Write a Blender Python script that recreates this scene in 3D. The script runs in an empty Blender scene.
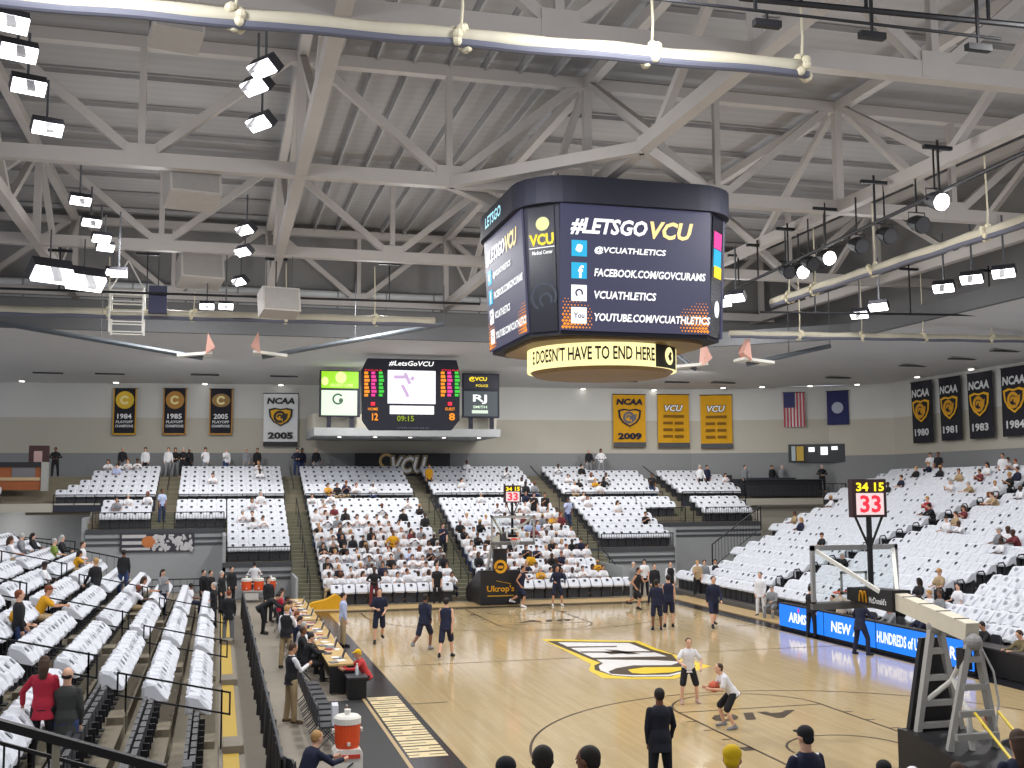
import bpy, math, random
from mathutils import Vector, Matrix
R = random.Random(11)
COL = bpy.context.scene.collection
V = Vector
rad = math.radians

# ------------------------------------------------------------------ camera model (metres; court centre = origin, +Y along the court)
F, YAW, PIT, ROLL = 1098.9, 0.25996, 0.09541, -0.00468
CAM = V((-12.17966, -32.6327, 5.14794))
_f = V((math.sin(YAW)*math.cos(PIT), math.cos(YAW)*math.cos(PIT), math.sin(PIT)))
_r0 = V((math.cos(YAW), -math.sin(YAW), 0)); _u0 = _r0.cross(_f)
_r = _r0*math.cos(ROLL)+_u0*math.sin(ROLL); _u = -_r0*math.sin(ROLL)+_u0*math.cos(ROLL)
def _ray(px, py): return _r*((px-512)/F)+_u*((384-py)/F)+_f
def atz(px, py, z=0.0): d = _ray(px, py); return CAM+d*((z-CAM.z)/d.z)
def aty(px, py, y): d = _ray(px, py); return CAM+d*((y-CAM.y)/d.y)
def atx(px, py, x): d = _ray(px, py); return CAM+d*((x-CAM.x)/d.x)
def depth(p): return (V(p)-CAM).dot(_f)
def pix(p):
    d = V(p)-CAM; k = d.dot(_f); return 512+F*d.dot(_r)/k, 384-F*d.dot(_u)/k

# ------------------------------------------------------------------ materials
def lin(c):
    c /= 255.0
    return c/12.92 if c <= .04045 else ((c+.055)/1.055)**2.4
_M = {}
def mat(name, rgb, rough=.6, metal=0, emit=0, var=.08, scale=6.0, trans=0, spec=.4, bump=0):
    if name in _M: return _M[name]
    m = bpy.data.materials.new(name); m.use_nodes = True; _M[name] = m
    nt = m.node_tree; b = nt.nodes['Principled BSDF']
    c = [lin(x) for x in rgb]
    b.inputs['Roughness'].default_value = rough; b.inputs['Metallic'].default_value = metal
    b.inputs['Specular IOR Level'].default_value = spec
    if trans:
        b.inputs['Transmission Weight'].default_value = trans; b.inputs['IOR'].default_value = 1.02
    if emit:
        b.inputs['Base Color'].default_value = (*[x*.1 for x in c], 1)
        b.inputs['Emission Color'].default_value = (*c, 1); b.inputs['Emission Strength'].default_value = emit
        return m
    if var:
        tc = nt.nodes.new('ShaderNodeTexCoord'); n = nt.nodes.new('ShaderNodeTexNoise'); n.inputs['Scale'].default_value = scale
        n.inputs['Detail'].default_value = 3
        mx = nt.nodes.new('ShaderNodeMix'); mx.data_type = 'RGBA'
        mx.inputs[6].default_value = (*[x*(1-var) for x in c], 1); mx.inputs[7].default_value = (*[min(1, x*(1+var)) for x in c], 1)
        nt.links.new(tc.outputs['Object'], n.inputs['Vector']); nt.links.new(n.outputs['Fac'], mx.inputs[0]); nt.links.new(mx.outputs[2], b.inputs['Base Color'])
        if bump:
            bp = nt.nodes.new('ShaderNodeBump'); bp.inputs['Strength'].default_value = bump; bp.inputs['Distance'].default_value = .02
            nt.links.new(n.outputs['Fac'], bp.inputs['Height']); nt.links.new(bp.outputs['Normal'], b.inputs['Normal'])
    else: b.inputs['Base Color'].default_value = (*c, 1)
    return m
def wood_mat():
    m = bpy.data.materials.new('maple_floor'); m.use_nodes = True; nt = m.node_tree; b = nt.nodes['Principled BSDF']
    tc = nt.nodes.new('ShaderNodeTexCoord'); mp = nt.nodes.new('ShaderNodeMapping'); mp.inputs['Rotation'].default_value = (0, 0, rad(90))
    br = nt.nodes.new('ShaderNodeTexBrick'); br.inputs['Scale'].default_value = 1.0
    br.inputs['Brick Width'].default_value = 2.2; br.inputs['Row Height'].default_value = .11; br.inputs['Mortar Size'].default_value = .002
    br.inputs['Color1'].default_value = (lin(198), lin(176), lin(134), 1); br.inputs['Color2'].default_value = (lin(189), lin(166), lin(124), 1)
    br.inputs['Mortar'].default_value = (lin(170), lin(142), lin(98), 1)
    n = nt.nodes.new('ShaderNodeTexNoise'); n.inputs['Scale'].default_value = .55; n.inputs['Detail'].default_value = 4
    mx = nt.nodes.new('ShaderNodeMix'); mx.data_type = 'RGBA'; mx.blend_type = 'MULTIPLY'; mx.inputs[0].default_value = .35
    rp = nt.nodes.new('ShaderNodeValToRGB'); rp.color_ramp.elements[0].color = (.72, .72, .72, 1); rp.color_ramp.elements[1].color = (1, 1, 1, 1)
    nt.links.new(tc.outputs['Object'], mp.inputs[0]); nt.links.new(mp.outputs[0], br.inputs['Vector']); nt.links.new(mp.outputs[0], n.inputs['Vector'])
    nt.links.new(n.outputs['Fac'], rp.inputs[0]); nt.links.new(br.outputs['Color'], mx.inputs[6]); nt.links.new(rp.outputs[0], mx.inputs[7])
    nt.links.new(mx.outputs[2], b.inputs['Base Color'])
    b.inputs['Roughness'].default_value = .1; b.inputs['Specular IOR Level'].default_value = .6
    return m
def deck_mat():
    m = bpy.data.materials.new('ribbed_roof_deck'); m.use_nodes = True; nt = m.node_tree; b = nt.nodes['Principled BSDF']
    tc = nt.nodes.new('ShaderNodeTexCoord'); w = nt.nodes.new('ShaderNodeTexWave'); w.bands_direction = 'Y'; w.inputs['Scale'].default_value = .55
    w.inputs['Distortion'].default_value = .6
    mx = nt.nodes.new('ShaderNodeMix'); mx.data_type = 'RGBA'
    mx.inputs[6].default_value = (lin(146), lin(144), lin(143), 1); mx.inputs[7].default_value = (lin(150), lin(148), lin(147), 1)
    nt.links.new(tc.outputs['Object'], w.inputs['Vector']); nt.links.new(w.outputs['Fac'], mx.inputs[0]); nt.links.new(mx.outputs[2], b.inputs['Base Color'])
    b.inputs['Roughness'].default_value = .85
    return m

# ------------------------------------------------------------------ mesh builder
class MB:
    def __init__(s): s.v = []; s.f = []; s.m = []; s.k = 0
    def add(s, vs, fs):
        b = len(s.v); s.v += [tuple(x) for x in vs]
        for f in fs: s.f.append(tuple(b+i for i in f)); s.m.append(s.k)
        return s
    def box(s, x0, y0, z0, x1, y1, z1):
        return s.add([(x0,y0,z0),(x1,y0,z0),(x1,y1,z0),(x0,y1,z0),(x0,y0,z1),(x1,y0,z1),(x1,y1,z1),(x0,y1,z1)],
                     [(0,3,2,1),(4,5,6,7),(0,1,5,4),(1,2,6,5),(2,3,7,6),(3,0,4,7)])
    def cbox(s, c, d): return s.box(c[0]-d[0]/2, c[1]-d[1]/2, c[2]-d[2]/2, c[0]+d[0]/2, c[1]+d[1]/2, c[2]+d[2]/2)
    def obox(s, c, d, m):
        b = MB().cbox((0,0,0), d); return s.add([V(c)+m@V(v) for v in b.v], b.f)
    def beam(s, p, q, w, h=None, up=(0,0,1)):
        p, q = V(p), V(q); h = h or w; d = (q-p).normalized(); u = V(up)
        if abs(d.dot(u)) > .98: u = V((1,0,0))
        x = d.cross(u).normalized(); y = x.cross(d)
        a, b = x*w/2, y*h/2
        return s.add([p-a-b,p+a-b,p+a+b,p-a+b,q-a-b,q+a-b,q+a+b,q-a+b], [(0,1,2,3),(7,6,5,4),(0,4,5,1),(1,5,6,2),(2,6,7,3),(3,7,4,0)])
    def tube(s, pts, r, n=8, flat=1.0):
        pts = [V(p) for p in pts]; rs = r if isinstance(r, (list, tuple)) else [r]*len(pts)
        b = len(s.v); N = len(pts)
        for i, p in enumerate(pts):
            d = (pts[min(i+1, N-1)]-pts[max(i-1, 0)]).normalized(); u = V((0,0,1)) if abs(d.z) < .9 else V((1,0,0))
            x = d.cross(u).normalized(); y = x.cross(d)
            for k in range(n):
                a = 2*math.pi*k/n; s.v.append(tuple(p+x*rs[i]*math.cos(a)+y*rs[i]*flat*math.sin(a)))
        for i in range(N-1):
            for k in range(n):
                s.f.append((b+i*n+k, b+i*n+(k+1)%n, b+(i+1)*n+(k+1)%n, b+(i+1)*n+k)); s.m.append(s.k)
        s.f.append(tuple(b+k for k in range(n))[::-1]); s.m.append(s.k)
        s.f.append(tuple(b+(N-1)*n+k for k in range(n))); s.m.append(s.k)
        return s
    def cyl(s, p, q, r, r2=None, n=12): return s.tube([p, q], [r, r if r2 is None else r2], n)
    def prism(s, poly, o, ux, uy, d):
        o, ux, uy = V(o), V(ux), V(uy); nz = ux.cross(uy).normalized(); n = len(poly)
        fr = [o+ux*a+uy*b+nz*d for a, b in poly]; bk = [o+ux*a+uy*b for a, b in poly]
        fs = [tuple(range(n)), tuple(range(2*n-1, n-1, -1))]+[(i, n+i, n+(i+1)%n, (i+1)%n) for i in range(n)]
        return s.add(fr+bk, fs)
    def ell(s, c, rx, ry, rz, nu=14, nv=9):
        b = len(s.v); c = V(c)
        s.v.append(tuple(c+V((0,0,rz))))
        for j in range(1, nv):
            t = math.pi*j/nv
            for i in range(nu):
                a = 2*math.pi*i/nu; s.v.append((c.x+rx*math.sin(t)*math.cos(a), c.y+ry*math.sin(t)*math.sin(a), c.z+rz*math.cos(t)))
        s.v.append(tuple(c-V((0,0,rz)))); e = len(s.v)-1
        fs = [(b, b+1+i, b+1+(i+1)%nu) for i in range(nu)]
        for j in range(nv-2):
            for i in range(nu):
                p, q = b+1+j*nu, b+1+(j+1)*nu; fs.append((p+i, q+i, q+(i+1)%nu, p+(i+1)%nu))
        q = b+1+(nv-2)*nu; fs += [(q+i, e, q+(i+1)%nu) for i in range(nu)]
        s.f += fs; s.m += [s.k]*len(fs); return s
    def lathe(s, prof, c=(0,0,0), n=20):
        b = len(s.v); N = len(prof)
        for r, z in prof:
            for k in range(n): a = 2*math.pi*k/n; s.v.append((c[0]+r*math.cos(a), c[1]+r*math.sin(a), c[2]+z))
        for i in range(N-1):
            for k in range(n): s.f.append((b+i*n+k, b+i*n+(k+1)%n, b+(i+1)*n+(k+1)%n, b+(i+1)*n+k)); s.m.append(s.k)
        s.f.append(tuple(b+k for k in range(n))[::-1]); s.m.append(s.k); s.f.append(tuple(b+(N-1)*n+k for k in range(n))); s.m.append(s.k)
        return s
    def mesh(s, name, mats, off=(0,0,0), smooth=False):
        me = bpy.data.meshes.new(name); o = V(off)
        me.from_pydata([tuple(V(v)-o) for v in s.v], [], s.f)
        for m in (mats if isinstance(mats, (list, tuple)) else [mats]): me.materials.append(m)
        if any(s.m): me.polygons.foreach_set('material_index', s.m)
        if smooth: me.polygons.foreach_set('use_smooth', [True]*len(me.polygons))
        me.update(); return me
    def build(s, name, mats, parent=None, smooth=False, local=False):
        """links ONE object; world coordinates unless local; origin at the parent's base or at the mesh's own base centre"""
        if parent is not None: off = V((0,0,0)) if local else V(OFF.get(parent.name, (0,0,0)))
        elif local: off = V((0,0,0))
        else:
            xs, ys, zs = zip(*s.v); off = V(((min(xs)+max(xs))/2, (min(ys)+max(ys))/2, min(zs)))
        o = bpy.data.objects.new(name, s.mesh(name, mats, off, smooth)); COL.objects.link(o)
        if parent is not None: o.parent = parent; OFF[o.name] = tuple(off)
        elif not local: o.location = off; OFF[o.name] = tuple(off)
        LAST[0] = o; return o
OFF = {}; LAST = [None]
def tag(o, label=None, cat=None, group=None, kind=None):
    if label: o['label'] = label
    if cat: o['category'] = cat
    if group: o['group'] = group
    if kind: o['kind'] = kind
    return o
def thing(name, label, cat, base=(0,0,0), group=None, rz=0, local=False):
    o = bpy.data.objects.new(name, None); COL.objects.link(o); o.location = base; o.rotation_euler = (0,0,rz); o.empty_display_size = .1
    OFF[o.name] = (0,0,0) if local else tuple(base)
    return tag(o, label, cat, group)
def struct(name, b, m, smooth=False): return tag(b.build(name, m, smooth=smooth), kind='structure')
def copy_tree(o, parent=None):
    c = o.copy(); COL.objects.link(c)
    if parent is not None: c.parent = parent; c.matrix_parent_inverse = o.matrix_parent_inverse.copy()
    for ch in o.children: copy_tree(ch, c)
    return c
ORD = ['zeroth','first','second','third','fourth','fifth','sixth','seventh','eighth','ninth','tenth','eleventh','twelfth','thirteenth','fourteenth','fifteenth','sixteenth','seventeenth','eighteenth','nineteenth']
TENS = {2:'twent', 3:'thirt', 4:'fort', 5:'fift', 6:'sixt', 7:'sevent', 8:'eight'}
def nth(n):
    if n < 20: return ORD[n]
    t, u = divmod(n, 10)
    return TENS[t]+'ieth' if u == 0 else TENS[t]+'y-'+ORD[u]

# ------------------------------------------------------------------ lettering (real flat letters, fitted to a width and a height)
def text_data(body, w, h, depth=.012, shear=0, bold=0):
    cu = bpy.data.curves.new('letters', 'FONT'); cu.body = body; cu.size = 1; cu.align_x = 'CENTER'; cu.extrude = 0; cu.shear = shear; cu.offset = bold; cu.resolution_u = 2
    ob = bpy.data.objects.new('letters', cu); COL.objects.link(ob)
    dg = bpy.context.evaluated_depsgraph_get(); me = bpy.data.meshes.new_from_object(ob.evaluated_get(dg))
    vs = [v.co.copy() for v in me.vertices]; fs = [tuple(p.vertices) for p in me.polygons]
    bpy.data.objects.remove(ob); bpy.data.meshes.remove(me)
    xs = [v.x for v in vs]; ys = [v.y for v in vs]; x0, x1, y0, y1 = min(xs), max(xs), min(ys), max(ys)
    return [((v.x-(x0+x1)/2)*w/(x1-x0), (v.y-(y0+y1)/2)*h/(y1-y0)) for v in vs], fs
def letters(mb, body, o, ux, uy, w, h, shear=0, bold=.0, lift=.012, bend=None):
    vs, fs = text_data(body, w, h, 0, shear, bold); o, ux, uy = V(o), V(ux).normalized(), V(uy).normalized(); n = ux.cross(uy)
    return mb.add([bend(a, b) if bend else o+ux*a+uy*b+n*lift for a, b in vs], fs)
def rect(mb, o, ux, uy, w, h, lift=0.0, d=.01):
    return mb.prism([(-w/2,-h/2),(w/2,-h/2),(w/2,h/2),(-w/2,h/2)], V(o)+V(ux).normalized().cross(V(uy).normalized())*lift, V(ux).normalized(), V(uy).normalized(), d)
# ------------------------------------------------------------------ colours
conc = mat('grey_concrete', (138,130,118), .75, var=.1, scale=2.5)
olive = mat('olive_stair_concrete', (112,110,92), .8, var=.14, scale=3)
tread = mat('stand_tread_concrete', (124,116,100), .8, var=.14, scale=2)
black = mat('black_paint', (24,24,28), .5)
charcoal = mat('charcoal_plastic', (58,59,64), .5)
darkgrey = mat('dark_grey_paint', (74,76,80), .7)
midgrey = mat('mid_grey_paint', (158,161,163), .8, var=.05)
beige = mat('warm_beige_wall', (180,176,164), .85, var=.04, scale=.6)
offwhite = mat('off_white_wall', (196,196,192), .85, var=.04, scale=.6)
soffitm = mat('soffit_grey', (210,210,210), .9, var=.05, scale=.8)
steel = mat('painted_steel_warm_white', (172,166,161), .6, var=.06, scale=1.5)
white = mat('white_cotton', (208,211,219), .9, var=.04, scale=5)
whitep = mat('white_enamel', (226,224,216), .45, var=.04)
gold = mat('gold_cloth', (206,152,20), .8)
logod = mat('dark_print', (44,46,58), .8)
wood = wood_mat(); deckm = deck_mat()
tanwood = mat('tan_wood_edge', (178,152,108), .4, var=.08)
apronm = mat('black_floor_paint', (30,29,34), .18, var=.05, spec=.5)
linem = mat('dark_court_line', (58,42,20), .5, var=.04, spec=.2)
yellowp = mat('yellow_floor_paint', (196,164,66), .6)
yel = mat('yellow_court_paint', (226,196,24), .3, var=.03)
whitef = mat('white_court_paint', (226,224,222), .25, var=.03)

# ------------------------------------------------------------------ floors and court
struct('floor', MB().box(-34,-24,-.3,34,42,-.02), conc)
struct('floor_court', MB().box(-7.62,-15.2,-.02,7.62,14.6,0), wood)
b = MB().box(-8.66,-16.5,-.02,-7.62,15.4,.0).box(7.62,-16.5,-.02,8.45,15.4,0).box(-7.62,14.6,-.02,7.62,15.3,0).box(-7.62,-16.5,-.02,7.62,-15.2,0)
struct('floor_apron', b, apronm)
struct('floor_edge_boards', MB().box(8.45,-16.5,-.02,9.6,17.0,.03).box(-9.4,15.3,-.02,8.45,17.0,.03), tanwood)
struct('floor_step_edge', MB().box(-12.0,-18,-.02,-11.7,17,.0), yellowp)
def arc(mb, cx, cy, r, a0, a1, w=.055, z=.0035, n=48):
    for i in range(n):
        a, c = rad(a0+(a1-a0)*i/n), rad(a0+(a1-a0)*(i+1)/n)
        mb.add([(cx+(r-w/2)*math.cos(a), cy+(r-w/2)*math.sin(a), z), (cx+(r+w/2)*math.cos(a), cy+(r+w/2)*math.sin(a), z),
                (cx+(r+w/2)*math.cos(c), cy+(r+w/2)*math.sin(c), z), (cx+(r-w/2)*math.cos(c), cy+(r-w/2)*math.sin(c), z)], [(0,1,2,3)])
def seg(mb, x0, y0, x1, y1, z=.003): return mb.add([(x0,y0,z),(x1,y0,z),(x1,y1,z),(x0,y1,z)], [(0,1,2,3)])
L = MB(); w = .03
seg(L,-7.62,-w,7.62,w); seg(L,-7.62,14.30,7.62,14.36); seg(L,-7.62,-14.36,7.62,-14.3)
for s in (1,-1):
    hy = 12.75*s
    for x in (-1.83, 1.83): seg(L, x-w, min(8.535*s,14.3*s), x+w, max(8.535*s,14.3*s))
    seg(L,-1.83,8.535*s-w,1.83,8.535*s+w)
    arc(L,0,8.535*s,1.83,180 if s>0 else 0,360 if s>0 else 180)
    th = math.degrees(math.acos(6.25/6.325))
    a0, a1 = (180+th-9, 360-th+9) if s > 0 else (th-9, 180-th+9)
    arc(L,0,hy,6.325,180 if s>0 else 0,360 if s>0 else 180,n=80)
    for x in (-6.325, 6.325): seg(L, x-w, min(hy,14.3*s), x+w, max(hy,14.3*s))
    arc(L,0,hy,1.22,180 if s>0 else 0,360 if s>0 else 180)
    for x in (-1.83, 1.83):
        for d in (2.13, 3.0, 3.9, 4.8):
            y = (14.325-d)*s; q = .25 if x > 0 else -.25
            seg(L, min(x,x+q), y-.03 if d > 2.2 else y-.15, max(x,x+q), y+.03 if d > 2.2 else y+.15)
    for x in (-7.62, 6.7): seg(L, x, 5.79*s-w, x+.92, 5.79*s+w)
struct('floor_lines', L, linem)
lg = MB()
def floor_poly(mb, pts, z):
    q = [(480+x/3.657, 600+y/3.657) for x, y in pts]; v = [atz(x, y, 0) for x, y in q]; return mb.add([(p.x,p.y,z) for p in v], [tuple(range(len(v)))[::-1]])
lg.k = 0; floor_poly(lg, [(222,143),(582,150),(640,176),(732,208),(845,243),(760,268),(715,289),(560,290),(448,286),(398,258),(405,235),(330,195)], .004)
lg.k = 1; floor_poly(lg, [(243,150),(567,155),(632,182),(702,200),(722,222),(790,240),(740,262),(700,281),(560,283),(480,276),(420,256),(418,240),(440,230),(400,215)], .006)
lg.k = 2; floor_poly(lg, [(284,155),(545,158),(600,180),(690,209),(560,214),(412,212)], .008)
floor_poly(lg, [(424,218),(640,221),(736,226),(700,239),(560,240),(500,250),(470,262),(478,271),(560,276),(690,274),(740,262),(735,270),(690,280),(560,281),(484,275),(440,258),(434,243),(450,232)], .008)
lg.k = 0; floor_poly(lg, [(540,256),(600,247),(735,246),(760,252),(700,266),(600,271),(556,268)], .009)
lg.k = 1
for pp in (((320,171),(500,169),(500,173),(326,176)),((366,189),(640,188),(650,193),(374,194)),((440,190),(520,190),(560,194),(480,200)),((452,182),(500,184),(590,198),(540,200)),((404,212),(690,207),(700,214),(412,219))): floor_poly(lg, pp, .0095)
struct('floor_centre_logo', lg, [yel, linem, whitef])
a1 = MB()
letters(a1, 'A10', (-.25,-9.35,0), (-1,0,0), (0,-1,0), 2.3, .75, shear=.3, bold=.05, lift=.005)
letters(a1, 'A10', (.25,9.35,0), (1,0,0), (0,1,0), 2.3, .75, shear=.3, bold=.05, lift=.005)
struct('floor_key_letters', a1, linem)
cream = mat('cream_floor_letter', (226,206,160), .3, var=.03)
ap = MB(); y = -4.65
for i in range(13):                                            # cream block capitals lying along the near part of the sideline
    x0, x1 = -8.52, -7.76; d = .5; k = i % 4
    ap.box(x0, y-d+.06, .001, x1, y-d*.56, .004).box(x0, y-d*.44, .001, x1, y-.04, .004)
    ap.box(*((x0+.22, y-d*.56, .001, x0+.42, y-d*.44, .004) if k == 0 else (x0, y-d*.56, .001, x0+.2, y-d*.44, .004) if k == 1 else (x1-.22, y-d*.56, .001, x1, y-d*.44, .004) if k == 2 else (x0+.3, y-d*.56, .001, x0+.5, y-d*.44, .004)))
    y -= d
struct('floor_apron_letters', ap, cream)
struct('floor_apron_stripe', MB().box(-8.66,-16.4,.001,-8.58,-4.6,.004), tanwood)

# ------------------------------------------------------------------ far stand
def rz_(r): return .2+.3*r
def ry_(r): return 18.2+.84*r
def uz_(r): return 4.35+.27*r
def uy_(r): return 30.2+.84*r
LOW = [('far left corner block',-18.0,-15.55,10),('block left of the left stair',-14.3,-11.8,10),('lower left block',-11.72,-8.75,5),('centre-left block',-7.5,-1.35,0),
       ('block behind the far basket',-.15,6.2,0),('lower right block',7.6,11.6,6),('narrow right block',11.7,13.8,11),('far right corner block',15.2,18.3,10)]
UPP = [('upper far left block',-20.6,-15.5),('upper left block',-14.3,-8.65),('upper centre-left block',-7.5,-1.35),('upper centre block',-.15,6.2),
       ('upper centre-right block',7.7,13.9),('upper far right block',15.2,19.4)]
AISL = [-14.9,-8.1,-.75,6.9,14.55]
def r_first(x):
    if x < -11.85: return 10
    if x < -8.7: return 5
    if x < 6.9: return 0
    if x < 11.68: return 6
    return 10
fs = MB(); xs = [-18.6,-11.85,-8.7,6.9,11.68,18.6]
for a, c2 in zip(xs[:-1], xs[1:]):
    r0 = r_first((a+c2)/2)
    for r in range(r0, 13): fs.box(a, ry_(r), rz_(r)-.34 if r > r0 else 0, c2, 30.2 if r == 12 else ry_(r)+.86, rz_(r))
fs.box(-18.6,29.15,3.7,18.6,30.2,4.05)
for r in range(7): fs.box(-30, uy_(r), uz_(r)-.5, 27.5, uy_(r)+.86 if r < 6 else 38.5, uz_(r)) if r else fs.box(-22,uy_(0),3.9,19,uy_(0)+.86,uz_(0))
struct('floor_far_stand', fs, tread)
st = MB()                                                      # stair treads of the five aisles
for x in AISL:
    for r in range(r_first(x-.3) if x != -8.1 else 0, 13):
        st.box(x-.58, ry_(r)-.012, rz_(r)-.3, x+.58, ry_(r), rz_(r)).box(x-.58, ry_(r), rz_(r), x+.58, ry_(r)+.84, rz_(r)+.005).box(x-.58, ry_(r)+.42, rz_(r), x+.58, ry_(r)+.84, rz_(r)+.15)
    for r in range(6): st.box(x-.58, uy_(r), uz_(r), x+.58, uy_(r)+.84, uz_(r)+.005).box(x-.58, uy_(r)+.42, uz_(r), x+.58, uy_(r)+.84, uz_(r)+.13)
struct('floor_far_stairs', st, olive)
# grey front walls under the raised blocks and the corner slabs
wf = MB()
wf.box(-18.6,26.45,0,-11.85,26.62,3.15).box(-11.95,22.2,0,-8.7,22.36,1.65).box(-11.95,22.2,0,-11.8,26.6,3.0).box(-8.75,18.2,0,-8.65,22.4,1.2)
wf.box(6.9,23.05,0,11.68,23.2,1.95).box(11.65,23.05,0,11.77,26.6,3.0).box(11.65,26.45,0,18.6,26.62,3.15).box(6.85,18.2,0,6.95,23.2,1.4)
struct('wall_far_stand_front', wf, midgrey)
tr = MB()
for x0, x1, yy, zz in ((-18.6,-11.85,26.4,3.0),(-11.95,-8.7,22.15,1.5),(6.9,11.68,23.0,1.8),(11.65,18.6,26.4,3.0)):
    tr.box(x0,yy,zz-.02,x1,yy+.06,zz+.22).box(x0,yy,zz-.34,x1,yy+.05,zz-.22).box(x0,yy,zz-.62,x1,yy+.05,zz-.5)
struct('trim_far_stand_fascia', tr, darkgrey)
struct('trim_corner_slab_left', MB().box(-30,29.9,4.05,-18.3,30.1,4.5).box(-18.75,29.9,0,-18.3,30.3,4.05), beige)
struct('trim_corner_slab_right', MB().box(18.65,29.9,4.1,24.8,30.1,4.5), beige)
struct('floor_corner_slab', MB().box(-30,30.1,4.1,-18.3,30.25,4.5).box(18.65,30.1,4.1,27.5,30.25,4.45), darkgrey)
struct('wall_corner_left', MB().box(-30,33.5,-.02,-18.6,33.7,4.08).box(-18.8,26.6,0,-18.6,33.6,3.8), midgrey)
struct('wall_corner_right', MB().box(18.65,31.0,-.02,25.6,31.2,4.08).box(18.6,26.6,0,18.75,31.1,3.8), beige)
# ------------------------------------------------------------------ perimeter walls in three painted bands
WP = [(-40,40.6),(-25.1,39.0),(-13.4,37.5),(18,34.8),(26,31.0),(28.7,27.8),(28.7,-22)]
def wall_y(x):
    for (x0,y0),(x1,y1) in zip(WP[:-1], WP[1:]):
        if x0 <= x <= x1 and x1 > x0: return y0+(y1-y0)*(x-x0)/(x1-x0)
    return 30
def wall_band(z0, z1, pts):
    b = MB()
    for (x0,y0),(x1,y1) in zip(pts[:-1], pts[1:]):
        n = V((y1-y0, -(x1-x0), 0)).normalized()*-.25
        b.add([(x0,y0,z0),(x1,y1,z0),(x1,y1,z1),(x0,y0,z1),(x0+n.x,y0+n.y,z0),(x1+n.x,y1+n.y,z0),(x1+n.x,y1+n.y,z1),(x0+n.x,y0+n.y,z1)],
              [(0,1,2,3),(7,6,5,4),(0,4,5,1),(1,5,6,2),(2,6,7,3),(3,7,4,0)])
    return b
struct('wall_far_lower', wall_band(0,7.45,WP[:5]), mat('slate_grey_wall', (132,134,136), .85, var=.05))
struct('wall_far_middle', wall_band(7.45,9.6,WP[:5]), beige)
struct('wall_far_upper', wall_band(9.6,11.75,WP[:5]), offwhite)
struct('wall_right_lower', wall_band(0,7.2,WP[4:]), mat('slate_grey_wall', (0,0,0)))
struct('wall_right_middle', wall_band(7.2,9.5,WP[4:]), beige)
struct('wall_right_upper', wall_band(9.5,11.75,WP[4:]), offwhite)
# ------------------------------------------------------------------ right and left stands
def kx(k): return 10+.84*k
def kz(k): return .2+.27*k
def kend(k): return 19.0 if k < 2 else 17.6 if k < 4 else (19.6 if k < 8 else (21.8 if k < 14 else 24.5))
rs = MB()
for k in range(20): rs.box(kx(k)-.42, -12, (kz(k)-.32 if k else -.02), kx(k)+.44 if k < 19 else 28.6, kend(k)+.3, kz(k))
for k in range(20):
    for ya in (10.0, .4): rs.box(kx(k), ya-.55, kz(k), kx(k)+.42, ya+.55, kz(k)+.14)
struct('floor_right_stand', rs, mat('right_stand_tread', (84,82,80), .8, var=.12))
def lx(i): return -12.6-.85*i
def lz(i): return .1+.28*i
ls = MB()
for i in range(14): ls.box(lx(i)-.42, -18, lz(i)-.34 if i else -.02, lx(i)+.5 if i == 0 else lx(i)+.43, 16.2, lz(i))
for i in range(14):
    for ya in (-9.2, -1.3, 6.6): ls.box(lx(i)+.12, ya-.5, lz(i), lx(i)+.43, ya+.3, lz(i)+.14)
struct('floor_left_stand', ls, tread)
b = MB()
for ya in (-9.2,-1.3,6.6): b.box(-12.0, ya-.55, -.02, -11.62, ya+.35, .14)
struct('floor_left_stand_steps', b, conc)
ns = MB()                                                      # the viewer's own stand behind the near baseline
for j in range(12): ns.box(-22, -20.6-.85*j, -.02, 16, -19.75-.85*j, .3+.33*j)
struct('floor_near_stand', ns, tread)

# ------------------------------------------------------------------ ceiling: soffit over the stands, roof deck over the court
so = MB()
inner = [(-34,21.5),(18.5,21.5),(18.5,-22)]; outer = [(-34,40.0),(26.0,31.0),(28.9,-22)]
zi, zo = 12.65, 11.7
pts = [(-34,21.5,zi),(-13.4,21.5,zi),(12,21.5,zi),(18.5,16,zi),(18.5,-22,zi)]; po = [(-40,40.8,zo),(-13.4,37.7,zo),(18,35.0,zo),(28.9,28.0,zo),(28.9,-22,zo)]
for k in range(4):
    so.add([pts[k],po[k],po[k+1],pts[k+1]], [(0,1,2,3)])
    so.add([(p[0],p[1],p[2]+.2) for p in (pts[k],po[k],po[k+1],pts[k+1])], [(3,2,1,0)])
struct('ceiling_soffit', so, soffitm)
pb = MB()
for k in range(4): pb.beam((pts[k][0],pts[k][1],13.0),(pts[k+1][0],pts[k+1][1],13.0),.25,.75)
struct('trim_soffit_edge', pb, mat('soffit_edge_grey', (92,93,95), .8))
struct('wall_clerestory', MB().box(-34,24.5,12.6,21.7,24.7,18.7).box(21.5,-22,12.7,21.7,24.6,18.7), mat('clerestory_grey', (132,130,128), .9, var=.05))
struct('ceiling', MB().box(-36,-36,18.7,36,42,18.95), deckm)
ZB, ZT = 14.7, 18.2
YT = [-23.0,-11.3,.2,11.8,23.2]; XB = [-28.2,-19.1,-10.0,-.9,8.2,17.3]
jm = mat('roof_joist_grey', (150,148,147), .8)
jo = MB()
for a, c2 in zip(XB[:-1], XB[1:]):
    if abs(a+10.0) < .1:
        for i in range(1, 8): x = a+(c2-a)*i/8; jo.beam((x,-24,18.45),(x,24.4,18.45),.08,.3)
    else:
        for yy in range(-23, 25, 3): jo.beam((a,yy,18.55),(c2,yy,18.55),.1,.16)
struct('ceiling_joists', jo, jm)
WHERE = {-23.0:'truss nearest overhead', -11.3:'truss above the near baseline', .2:'truss behind the hanging scoreboard', 11.8:'truss beyond the hanging scoreboard', 23.2:'farthest truss, over the far soffit'}
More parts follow.
